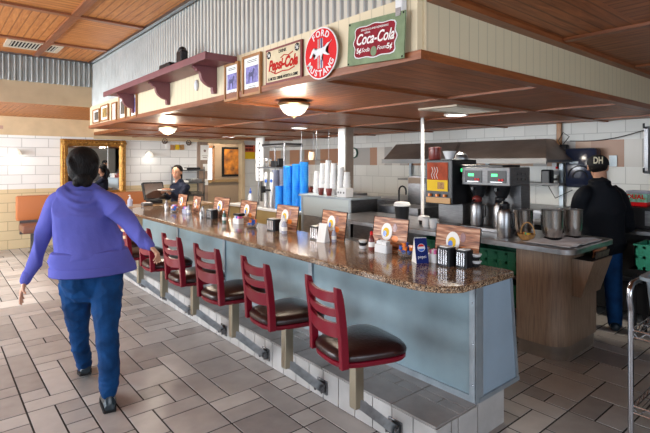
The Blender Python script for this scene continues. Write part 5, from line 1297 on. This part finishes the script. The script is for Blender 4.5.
B().tube([p + Vector((0, -.02, -.1)), p + Vector((0, -.14, -.25)), p + Vector((0, -.12, -.5)), p + Vector((0, .1, -.62)), p + Vector((0, .2, -.45))], .006).build('cord', 'blackm', t)
a = at_x(570, 141, XK - .04); c = at_x(648, 129, XK - .04)
pts = [a.lerp(c, i / 10) - Vector((0, 0, .05 * math.sin(PI * i / 10))) for i in range(11)]
o = B().tube(pts, .005).build('wall_cable', 'blackm'); tag(o, 'thin sagging cable running along the upper kitchen wall', 'cable')
p = at_x(646, 150, XK - .08); t = thing('wall_bracket_rail', (XK - .08, p.y, p.z), 'dark vertical rail with hooks at the right edge of the kitchen wall', 'rail')
B().box((XK - .08, p.y - .02, p.z - .28), (XK - .012, p.y + .02, p.z + .28)).build('rail', 'steeld', t)
for dz in (-.26, .26): B().tube([(XK - .06, p.y, p.z + dz), (XK - .16, p.y, p.z + dz), (XK - .16, p.y, p.z + dz + .05)], .012).build('hook', 'black', t)
# wall counter
t = thing('work_counter', (5.6, .8, 0), 'dark steel work counter along the right kitchen wall', 'counter')
B().box((5.18, -.3, .10), (XK - .02, 2.55, .86)).build('body', 'blackm', t); B().box((5.12, -.3, .86), (XK - .02, 2.6, .90), bev=.004).build('top', 'steel', t)
B().box((5.16, -.3, .40), (5.18, 2.55, .44)).build('shelf_edge', 'steeld', t)
t = thing('black_oven', (5.5, 1.3, .9), 'black countertop oven at the right edge beneath the salad tub', 'oven')
B().box((5.25, .95, .905), (5.75, 1.66, 1.11), bev=.01).build('body', 'black', t); B().box((5.24, 1.0, .94), (5.25, 1.5, 1.08)).build('door', 'steeld', t)
p = at_x(639, 200, 5.4)
t = thing('salad_tub', (5.42, p.y, 1.11), 'clear square tub with red and green filling on the black oven', 'tub')
sy = .085
B().box((5.34, p.y - sy, 1.112), (5.5, p.y + sy, 1.155), bev=.008).build('red_filling', 'signred', t); B().box((5.34, p.y - sy, 1.155), (5.5, p.y + sy, 1.24)).build('wrap', mat('teal_wrap', (.25, .48, .50), .4, nz=(30, .6, (.1, .3, .1))), t)
B().box((5.33, p.y - sy - .01, 1.24), (5.51, p.y + sy + .01, 1.265), bev=.004).build('lid', 'clearcup', t)
text('DUAL', 'lettering', 'signred', t, (5.338, p.y + .01, 1.205), .06, RT, UP, .001, 0, .002)
o = B().box((5.36, p.y - .40, 1.112), (5.5, p.y - .12, 1.15), bev=.006).build('white_tray', 'white'); tag(o, 'white tray on the black oven at the photo\'s right edge', 'tray')
crate(1.06, 1.43, 4.72, .615, .22, 'greenl', 'light green slotted crate at the right edge of the photo', None)
t = thing('crate_stand', (4.85, 1.3, 0), 'dark low stand carrying the light green crate', 'stand')
B().box((4.70, 1.02, .58), (5.06, 1.48, .61)).build('top', 'blackm', t)
for x in (4.72, 5.0):
    for y in (1.04, 1.42): B().box((x, y, 0), (x + .03, y + .03, .58)).build('leg', 'blackm', t)
# cart
t = thing('utility_cart', (2.95, .55, 0), 'chrome wire utility cart at the lower right corner', 'cart')
X0, X1, Y0, Y1 = 2.72, 3.25, .05, .84
for x in (X0, X1):
    for y in (Y0, Y1):
        B().tube([(x, y, .11), (x, y, .80)], .014, 12).build('post', 'chrome', t, smooth=True)
        B().lathe([(.045, -.012), (.05, 0), (.045, .012)], (x, y, .055), 14, rot=Matrix.Rotation(R(90), 3, 'X')).box((x - .02, y - .02, .05), (x + .02, y + .02, .12)).build('caster', 'black', t, smooth=True)
for y in (Y0, Y1):
    pts = [(X0, y, .80), (X0 - .02, y, .86), (X0 - .015, y, .905), (X0 + .02, y, .93), (X0 + .08, y, .935), (X1, y, .935)]
    B().tube(pts, .014, 12).build('push_handle', 'chrome', t, smooth=True)
for z in (.70, .32):
    b = B()
    for zz in (z, z - .035):
        for (p, q) in (((X0, Y0), (X1, Y0)), ((X0, Y1), (X1, Y1)), ((X0, Y0), (X0, Y1)), ((X1, Y0), (X1, Y1))): b.tube([(*p, zz), (*q, zz)], .0035, 6)
    for (p, q) in (((X0, Y1), (X1, Y1)), ((X0, Y0), (X0, Y1))):
        p, q = Vector((*p, 0)), Vector((*q, 0)); n = int((q - p).length / .035)
        b.tube([p.lerp(q, i / n) + Vector((0, 0, z - .035 * (i % 2))) for i in range(n + 1)], .0025, 5)
    n = int((Y1 - Y0) / .022)
    for i in range(1, n): y = Y0 + i * (Y1 - Y0) / n; b.tube([(X0, y, z), (X1, y, z)], .002, 5)
    for x in (X0 + .15, X0 + .37): b.tube([(x, Y0, z - .004), (x, Y1, z - .004)], .003, 5)
    b.build('wire_shelf', 'chrome', t)
t = thing('grey_bus_tub', (3.0, .5, .72), 'grey plastic bus tub sitting on the upper shelf of the cart', 'tub')
b = B(); rx = lambda w_, h_, z: b.ring([(x, y, z) for x, y in rrect(w_, h_, .05, 4, (X0 + X1) / 2 + .01, (Y0 + Y1) / 2 + .0)])
b.bridge([rx(.42, .66, .704), rx(.49, .70, .955), rx(.53, .745, .955), rx(.53, .745, .972), rx(.48, .69, .972), rx(.41, .65, .712)]); b.build('tub', 'greybin', t, smooth=True)
o = B().box((X0 + .05, Y0 + .1, .325), (X1 - .06, Y1 - .08, .40), bev=.01).build('black_bin', 'black'); tag(o, 'flat black tray on the lower wire shelf of the cart', 'tray')

# ================================================================== PEOPLE
def hand(b, wrist, dirv, palm_n, size=1., side=1, curl=.35, spread=.12):
    """palm + five tapering bent fingers; dirv = towards the fingers, palm_n = palm normal, side = thumb side"""
    d = Vector(dirv).normalized(); n = (Vector(palm_n) - d * Vector(palm_n).dot(d)).normalized(); s = d.cross(n).normalized() * side
    W = Vector(wrist); S = size
    b.limb([W, W + d * .04 * S, W + d * .085 * S], [(.026 * S, .019 * S), (.038 * S, .016 * S), (.040 * S, .014 * S)], 12, ref=s)
    for i, (off, L_) in enumerate(((.030, .072), (.010, .080), (-.010, .075), (-.029, .058))):
        base = W + d * .080 * S + s * off * S; p = [base]; dv = (d + s * spread * (1.5 - i) * .8).normalized(); ang = curl * (.5 + .25 * i)
        for kf, fr in enumerate((.42, .33, .25)):
            dv = (Matrix.Rotation(-ang * side, 3, s * side) @ dv) if False else (dv * math.cos(ang) + n * math.sin(ang)).normalized(); p.append(p[-1] + dv * L_ * fr * S); 
        b.limb(p, [.0095 * S, .0088 * S, .008 * S, .0068 * S], 8)
    tb = W + d * .03 * S + s * .028 * S; td = (d * .7 + s * .75 + n * .25).normalized()
    b.limb([tb, tb + td * .035 * S, tb + td * .035 * S + (td + n * .5).normalized() * .03 * S], [.013 * S, .0105 * S, .008 * S], 8)
def head_geo(b, c, f, size=1., hair=False):
    """c centre, f facing (unit, horizontal)"""
    f = Vector(f).normalized(); s = f.cross(Vector((0, 0, 1))); c = Vector(c); S = size; u = Vector((0, 0, 1))
    rot = Matrix((s, f, u)).transposed()
    b.ball(c + u * .025 * S, (.076 * S, .093 * S, .088 * S), 20, rot); b.ball(c + f * .028 * S - u * .045 * S, (.056 * S, .062 * S, .068 * S), 18, rot)
    b.ball(c + f * .055 * S - u * .092 * S, (.024 * S, .022 * S, .020 * S), 12, rot)
    b.limb([c + f * .088 * S + u * .015 * S, c + f * .103 * S - u * .018 * S, c + f * .098 * S - u * .028 * S], [.007 * S, .011 * S, .011 * S], 8)
    for sg in (-1, 1):
        b.ball(c + s * sg * .077 * S - f * .004 * S - u * .005 * S, (.011 * S, .019 * S, .031 * S), 10, rot)
        b.limb([c + f * .078 * S + s * sg * .012 * S + u * .028 * S, c + f * .074 * S + s * sg * .045 * S + u * .030 * S], [.008 * S, .007 * S], 8)
        b.ball(c + f * .062 * S + s * sg * .038 * S - u * .022 * S, (.020 * S, .016 * S, .016 * S), 10, rot)
    b.ball(c + f * .082 * S - u * .058 * S, (.022 * S, .012 * S, .010 * S), 10, rot)
def face_parts(t, c, f, S=1., lip='signred'):
    f = Vector(f).normalized(); s = f.cross(Vector((0, 0, 1))); c = Vector(c); u = Vector((0, 0, 1)); rot = Matrix((s, f, u)).transposed()
    for sg in (-1, 1):
        e = B().ball(c + f * .076 * S + s * sg * .031 * S + u * .004 * S, (.011 * S, .009 * S, .0055 * S), 12, rot).build('eye', 'white', t, smooth=True)
        B().ball(c + f * .085 * S + s * sg * .031 * S + u * .004 * S, (.0065 * S, .004 * S, .0058 * S), 10, rot).build('iris', 'hair', e, smooth=True)
        B().limb([c + f * .088 * S + s * sg * .016 * S + u * .026 * S, c + f * .086 * S + s * sg * .032 * S + u * .031 * S, c + f * .076 * S + s * sg * .050 * S + u * .025 * S], [.003, .0035, .002], 6).build('eyebrow', 'hair', t, smooth=True)
    B().ball(c + f * .090 * S - u * .058 * S, (.021 * S, .007 * S, .006 * S), 10, rot).build('lips', mat('lip', (.45, .10, .08), .4), t, smooth=True)

# ---- woman in the blue hoodie, walking away
def woman():
    D = 3.12; P = lambda u, v, d=D: at_d(u, v, d)
    root = at_d(98, 390, D); root.z = 0
    t = thing('person', root, 'person walking away in a periwinkle blue hoodie and blue jeans', 'person')
    fw = Vector((math.sin(R(11)), math.cos(R(11)), 0)); rt = Vector((fw.y, -fw.x, 0)); up = Vector((0, 0, 1))
    hd = P(83, 166)
    pel = P(91, 268); chest = P(84, 222); neck = P(83, 186)
    hipL = P(77, 280); hipR = P(107, 280)
    kL, kR = P(79, 330, 3.22), P(107, 333, 3.02)
    aL, aR = P(85, 368, 3.38), P(109, 394, 2.97)
    shL, shR = P(57, 200), P(111, 198)
    elL, elR = P(43, 240, 3.14), P(128.5, 222.5, 3.10)
    wrL, wrR = P(25, 281, 3.12), P(150, 246, 3.05)
    # body: one continuous skin
    b = B(); head_geo(b, hd, fw, 1.0)
    b.limb([neck + up * .06, neck - up * .03], [.05, .055]); b.limb([neck - up * .04, chest + up * .1, chest - up * .08, pel + up * .06, pel - up * .04], [(.07, .05), (.13, .09), (.13, .10), (.16, .12), (.15, .12)], 18, ref=rt)
    for h, k_, a in ((hipL, kL, aL), (hipR, kR, aR)): b.limb([h, k_, a], [.075, .048, .036]); 
    for sh, el, wr in ((shL, elL, wrL), (shR, elR, wrR)): b.limb([sh - up * .03 + (chest - sh) * .12, el, wr], [.034, .030, .024])
    hand(b, wrR, P(158, 254, 3.05) - wrR, Vector((-.5, .1, -.8)), .85, 1, .75, .03)
    hand(b, wrL, P(19, 300, 3.1) - wrL, rt, .95, 1, .22, .3)
    body = fuse(b, 'body', 'skin', t, .0055, 2)
    # jeans
    b = B()
    b.limb([P(92, 262), P(92, 272), P(92, 283)], [(.165, .125), (.195, .14), (.185, .13)], 20, ref=rt)
    b.limb([P(75, 284), P(77, 305, 3.15), kL, P(81, 350, 3.30), P(85, 366, 3.38)], [(.098, .112), (.090, .092), (.062, .066), (.057, .062), (.046, .048)], 16, ref=rt)
    b.limb([P(107, 284), P(106.5, 306, 3.08), kR, P(109, 362, 2.99), P(109, 391, 2.97)], [(.100, .115), (.092, .095), (.068, .070), (.064, .068), (.052, .052)], 16, ref=rt)
    for sg in (-1, 1): b.ball(P(92, 275) + rt * sg * .088 - fw * .045, (.10, .095, .10), 14)
    # cuff wrinkles
    for (c0, r0) in ((P(84.5, 361, 3.36), .049), (P(109, 384, 2.97), .056)):
        for q in range(3): b.lathe([(r0 * .9, -.012), (r0 * 1.04, 0), (r0 * .9, .012)], c0 + up * (-.01 + .03 * q), 16)
    crinkle(fuse(b, 'jeans', 'jeans', t, .007, 2), 9, .007, (1, 1, 1.3), 9)
    # hoodie
    b = B()
    b.limb([P(84, 191), P(84, 202), P(84.5, 222), P(87, 240), P(91, 254)], [(.12, .07), (.178, .105), (.195, .125), (.205, .135), (.225, .145)], 24, ref=rt)
    b.limb([P(68, 196), P(58, 203), P(50, 222, 3.13), elL, P(33, 262, 3.13), wrL + (wrL - elL) * -.04], [.055, .062, .056, .050, .043, .034], 16)
    b.limb([P(98, 195), P(109, 201), P(119, 214, 3.11), elR, P(139, 235, 3.08), wrR - (wrR - elR) * .06], [.055, .062, .055, .047, .042, .034], 16)
    # hood folds lying on the back
    for dz, dr, rr_, w_, bk in ((-.02, .050, .022, .105, .070), (-.03, .085, .020, .125, .085), (-.045, .125, .018, .125, .085), (-.06, .155, .015, .10, .075)):
        b.limb([neck + rt * (w_ * math.cos(R(a))) + up * (dz - dr * math.sin(R(a)) ** 1.5) - fw * (.02 + bk * math.sin(R(a))) for a in range(0, 181, 20)], [rr_ * .8] + [rr_] * 8 + [rr_ * .8], 10)
    b.limb([neck + rt * .08 * math.cos(R(a)) + fw * .075 * math.sin(R(a)) + up * (-.035) for a in range(0, 361, 30)], [.022] * 13, 10)
    # drape folds running down the back
    ho = crinkle(fuse(b, 'hoodie', 'hoodie', t, .008, 3), 5, .026, (1, 1, .5), 3)
    # ribbed hem, flared at its right
    b = B(); rr_ = []
    for z, g in ((0, .0), (.006, .008), (.055, .008), (.062, .002), (.10, .004), (.15, -.012), (.16, -.03)):
        c0 = P(92, 273) + up * z - rt * (.01 if z > .09 else 0); rr_.append(b.ring([c0 + rt * math.cos(2 * PI * i / 32) * (.243 + g + .03 * max(0, math.cos(2 * PI * i / 32)) ** 2 * max(0, 1 - z / .12)) + fw * math.sin(2 * PI * i / 32) * (.155 + g) for i in range(32)]))
    b.bridge(rr_); b.build('hem_band', 'hoodie', t, smooth=True)
    for wr, el in ((wrL, elL), (wrR, elR)):
        dv = (wr - el).normalized(); B().limb([wr - dv * .05, wr - dv * .005], [.037, .033], 14).build('cuff', 'hoodie', t, smooth=True)
    # hair, gathered low with a knot
    b = B(); rot = Matrix((rt, fw, up)).transposed()
    b.ball(hd + up * .030 - fw * .012, (.100, .106, .100), 22, rot); b.ball(hd - fw * .045 - up * .015, (.094, .075, .105), 20, rot); b.ball(hd - fw * .03 - up * .055 , (.062, .06, .06), 16, rot)
    kn = hd - fw * .095 - up * .085 - rt * .004
    b.ball(kn, (.045, .04, .04), 14, rot); b.ball(kn - up * .018 + rt * .02, (.04, .035, .035), 12, rot); b.ball(kn - up * .02 - rt * .03, (.032, .03, .03), 12, rot)
    for i in range(9):
        a = R(-70 + 140 * i / 8); top = hd + up * .105 - fw * .0 + rt * .05 * math.sin(a); mid = hd - fw * .095 + rt * .082 * math.sin(a) + up * .02; b.limb([top, mid, kn + rt * .01 * math.sin(a)], [.010, .014, .010], 8)
    fuse(b, 'hair', 'hair', t, .006, 2)
    face_parts(t, hd, fw)
    # shoes
    for a, toe_up, heel in ((aL, 0, .045), (aR, .0, .0)):
        gz = 0.0; c0 = Vector((a.x, a.y, 0)); hz = heel
        b = B()
        prof = [(-.065, .030, .045), (-.045, .036, .085), (0, .038, .075), (.05, .043, .055), (.11, .046, .042), (.155, .040, .034), (.18, .024, .024)]
        rings = []
        for dx, wd, hh in prof:
            zz = .012 + hz * max(0, (.11 - dx) / .175); c1 = c0 + fw * dx
            rings.append(b.ring([c1 + rt * wd * math.cos(R(q)) * (1 if math.sin(R(q)) < .3 else .85) + up * (zz + hh / 2 + hh / 2 * math.sin(R(q))) for q in range(0, 360, 30)]))
        b.bridge(rings); b.build('shoe', 'shoe', t, smooth=True)
        b = B(); rings = []
        for dx, wd, hh in prof:
            zz = hz * max(0, (.11 - dx) / .175); c1 = c0 + fw * dx
            rings.append(b.ring([c1 + rt * (wd + .003) * sx + up * (zz + q) for sx, q in ((-1, 0.001), (1, 0.001), (1, .02), (-1, .02))]))
        b.bridge(rings); b.build('shoe_sole', 'blackm', t)
    # back pockets and belt loop strap
    for sg in (-1, 1):
        c0 = P(92, 284) + rt * sg * .085 - fw * .155
    return t
woman()

# ---- man in black jacket and cap
def man():
    D = 4.42; P = lambda u, v, d=D: at_d(u, v, d)
    root = P(600, 260); root.z = 0
    t = thing('person', root, 'person in black jacket and lettered black cap facing the kitchen wall', 'person')
    fw = Vector((math.sin(R(72)), math.cos(R(72)), 0)); fw = Vector((.93, .36, 0)).normalized(); rt = Vector((fw.y, -fw.x, 0)); up = Vector((0, 0, 1))
    hd = P(598, 167) + fw * .04; neck = P(600, 180)
    shL, shR = P(582, 196), P(620, 196); elL, elR = P(576, 224, 4.55), P(627, 226, 4.5)
    wrL = elL + fw * .22 + up * .06 + rt * .03; wrR = elR + fw * .20 + up * .02 - rt * .05
    hipz = .93; hc = Vector((root.x, root.y, hipz))
    b = B(); head_geo(b, hd, fw, 1.02); b.limb([neck + up * .08 + fw * .02, neck - up * .03], [.055, .06])
    b.limb([neck - up * .08, P(600, 208), P(600, 230), hc - up * .06], [(.07, .06), (.15, .09), (.16, .11), (.15, .11)], 18, ref=rt)
    feet = []
    for sg in (-1, 1):
        h = hc + rt * sg * .09 - up * .05; f_ = Vector((root.x, root.y, 0)) + rt * sg * .12; feet.append(f_)
        b.limb([h, (h + f_) / 2 + fw * .01, f_ + up * .10], [.075, .05, .038])
    for sh, el, wr in ((shL, elL, wrL), (shR, elR, wrR)): b.limb([sh, el, wr], [.045, .038, .028])
    hand(b, wrL, fw + up * -.3, -up, 1.0, 1, .4); hand(b, wrR, fw + up * -.4, -up, 1.0, -1, .4)
    fuse(b, 'body', 'skinl', t, .006, 2)
    b = B(); b.limb([P(600, 184), P(600, 192), P(600, 206), P(600, 225), P(600.5, 243)], [(.085, .080), (.17, .10), (.205, .130), (.20, .130), (.215, .145)], 24, ref=rt)
    b.limb([P(586, 193), P(581, 200), elL, wrL - fw * .02], [.075, .080, .066, .045]); b.limb([P(614, 193), P(620, 200), elR, wrR - fw * .02], [.075, .080, .066, .045])
    b.limb([neck + rt * .075 * math.cos(R(a)) + fw * .07 * math.sin(R(a)) - up * .02 for a in range(0, 361, 30)], [.022] * 13, 8)
    crinkle(fuse(b, 'jacket', 'jacket', t, .009, 3), 6, .010, (1, 1, .6), 5)
    b = B(); b.limb([hc + up * .06, hc - up * .05], [(.17, .12), (.175, .125)], 18, ref=rt)
    for sg, f_ in zip((-1, 1), feet):
        h = hc + rt * sg * .09 - up * .05; b.limb([h, (h + f_) / 2 + fw * .01, f_ + up * .06], [.095, .075, .06])
    fuse(b, 'jeans', 'jeans', t, .010, 2)
    for f_ in feet:
        b = B(); b.limb([f_ - fw * .05 + up * .045, f_ + fw * .06 + up * .042, f_ + fw * .16 + up * .032], [(.042, .043), (.048, .040), (.038, .030)], 12, ref=rt); b.build('shoe', 'shoe', t, smooth=True)
    rot = Matrix((rt, fw, up)).transposed()
    b = B(); b.ball(hd + up * .012 - fw * .008, (.083, .094, .075), 16, rot); fuse(b, 'hair', 'hair', t, .006, 1)
    b = B(); rings = []
    for kq in range(9):
        a = R(90 * kq / 8); rings.append(b.ring([hd + up * (.018 + .098 * math.sin(a)) + (rt * math.cos(2 * PI * i / 24) * .093 + fw * math.sin(2 * PI * i / 24) * .104) * max(.02, math.cos(a) ** .8) for i in range(24)]))
    b.bridge(rings); cap = b.build('cap', 'blackm', t, smooth=True)
    b = B(); b.grid(lambda u, v: hd + up * (.024 - .02 * v) + fw * (.09 + .07 * v * math.sin(PI * (.15 + .7 * u))) + rt * (.075 - .15 * u), 8, 3); br = b.build('brim', 'blackm', cap); sm = br.modifiers.new('s', 'SOLIDIFY'); sm.thickness = .005
    text('DH', 'lettering', mat_key('cream_thread'), cap, hd + up * .060 - fw * .105, .088, rt, (up + fw * .25), .004, 0, .002, .62)
    face_parts(t, hd, fw)
    return t
def mat_key(k_):
    if k_ not in M: M[k_] = mat('cream_thread', (.55, .50, .36), .7)
    return k_
man()

# ---- waitress
def waitress():
    D = 7.95; P = lambda u, v, d=D: at_d(u, v, d)
    root = P(179, 210); root.z = 0
    t = thing('person', root, 'person in a dark navy shirt with a black ponytail behind the register', 'person')
    fw = (Vector((0, 0, EYE)) - P(177, 170)); fw.z = 0; fw.normalize(); bw = (Matrix.Rotation(R(-50), 3, 'Z') @ fw); hf = Matrix.Rotation(R(-22), 3, 'Z') @ fw
    rt = bw.cross(Vector((0, 0, 1))); up = Vector((0, 0, 1))
    hd = P(177, 172.5); neck = P(178, 180)
    ctr = P(180, 186); shA = ctr + rt * .16 - up * .01; shB = ctr - rt * .16 - up * .01
    pl = P(166, 191, 7.35)
    wr1 = pl + Vector((.06, .03, -.03)); wr2 = pl + Vector((-.0, .16, -.03))
    shs = sorted((shA, shB), key=lambda p: p.length)
    el1 = (shs[0] + wr1) / 2 - up * .13; el2 = (shs[1] + wr2) / 2 - up * .13
    b = B(); head_geo(b, hd, hf, 1.0); b.limb([neck + up * .05, neck - up * .05], [.046, .052])
    hip = Vector((root.x, root.y, .86))
    b.limb([ctr - up * .03, ctr - up * .18, hip + up * .02], [(.07, .05), (.11, .08), (.13, .09)], 16, ref=rt)
    feet = [Vector((root.x, root.y, 0)) + rt * sg * .1 for sg in (-1, 1)]
    for sg, f_ in zip((-1, 1), feet): b.limb([hip + rt * sg * .08, (hip + f_) / 2 + rt * sg * .04, f_ + up * .1], [.07, .048, .036])
    b.limb([shs[0] - up * .04, el1, wr1], [.034, .030, .024]); b.limb([shs[1] - up * .04, el2, wr2], [.034, .030, .024])
    tw = (pl - wr1).normalized(); hand(b, wr1, pl - wr1 + Vector((0, 0, -.0)), up, .9, 1, .2); hand(b, wr2, pl - wr2, up, .9, -1, .2)
    fuse(b, 'body', 'skinl', t, .007, 1)
    b = B(); b.limb([ctr + up * .065, ctr + up * .02, ctr - up * .04, ctr - up * .2, hip], [(.075, .065), (.14, .09), (.18, .115), (.16, .12), (.17, .125)], 18, ref=rt)
    b.limb([shs[0] - up * .01, el1, el1.lerp(wr1, .8)], [.062, .05, .038]); b.limb([shs[1] - up * .01, el2, el2.lerp(wr2, .8)], [.062, .05, .038])
    fuse(b, 'shirt', 'navy', t, .010, 2)
    b = B(); b.limb([hip + up * .03, hip - up * .06], [(.165, .12), (.17, .12)], 16, ref=rt)
    for sg, f_ in zip((-1, 1), feet): b.limb([hip + rt * sg * .08 - up * .04, (hip + f_) / 2 + rt * sg * .03, f_ + up * .07], [.088, .068, .052])
    fuse(b, 'trousers', 'blackm', t, .012, 1)
    for f_ in feet: B().limb([f_ - bw * .05 + up * .04, f_ + bw * .06 + up * .04, f_ + bw * .14 + up * .03], [(.04, .04), (.045, .036), (.034, .028)], 10, ref=rt).build('shoe', 'shoe', t, smooth=True)
    hs = hf.cross(up); rot = Matrix((hs, hf, up)).transposed(); b = B()
    b.ball(hd + up * .046 - hf * .024, (.090, .100, .086), 18, rot); b.ball(hd - hf * .05 - up * .01, (.074, .06, .08), 16, rot)
    b.limb([hd - hf * .09 + up * .03, hd - hf * .15 - up * .03, hd - hf * .15 - up * .14, hd - hf * .12 - up * .24], [.03, .036, .03, .014], 10)
    fuse(b, 'hair', 'hair', t, .007, 1)
    face_parts(t, hd, hf)
    q = thing('plate_of_food', (pl.x, pl.y, pl.z), 'white plate of food held by the waitress', 'plate')
    B().lathe([(.06, 0), (.08, .004), (.13, .022), (.128, .026), (.08, .010), (.002, .008)], pl, 26, cap=False).build('plate', 'white', q, smooth=True)
    b = B()
    for i in range(7): b.ball(pl + Vector((.06 * math.cos(i * 2.4) * (i / 7), .06 * math.sin(i * 2.4) * (i / 7), .025)), (.03, .025, .018), 10)
    b.build('food', mat('fried_food', (.35, .14, .05), .6, nz=(40, .4)), q, smooth=True)
waitress()
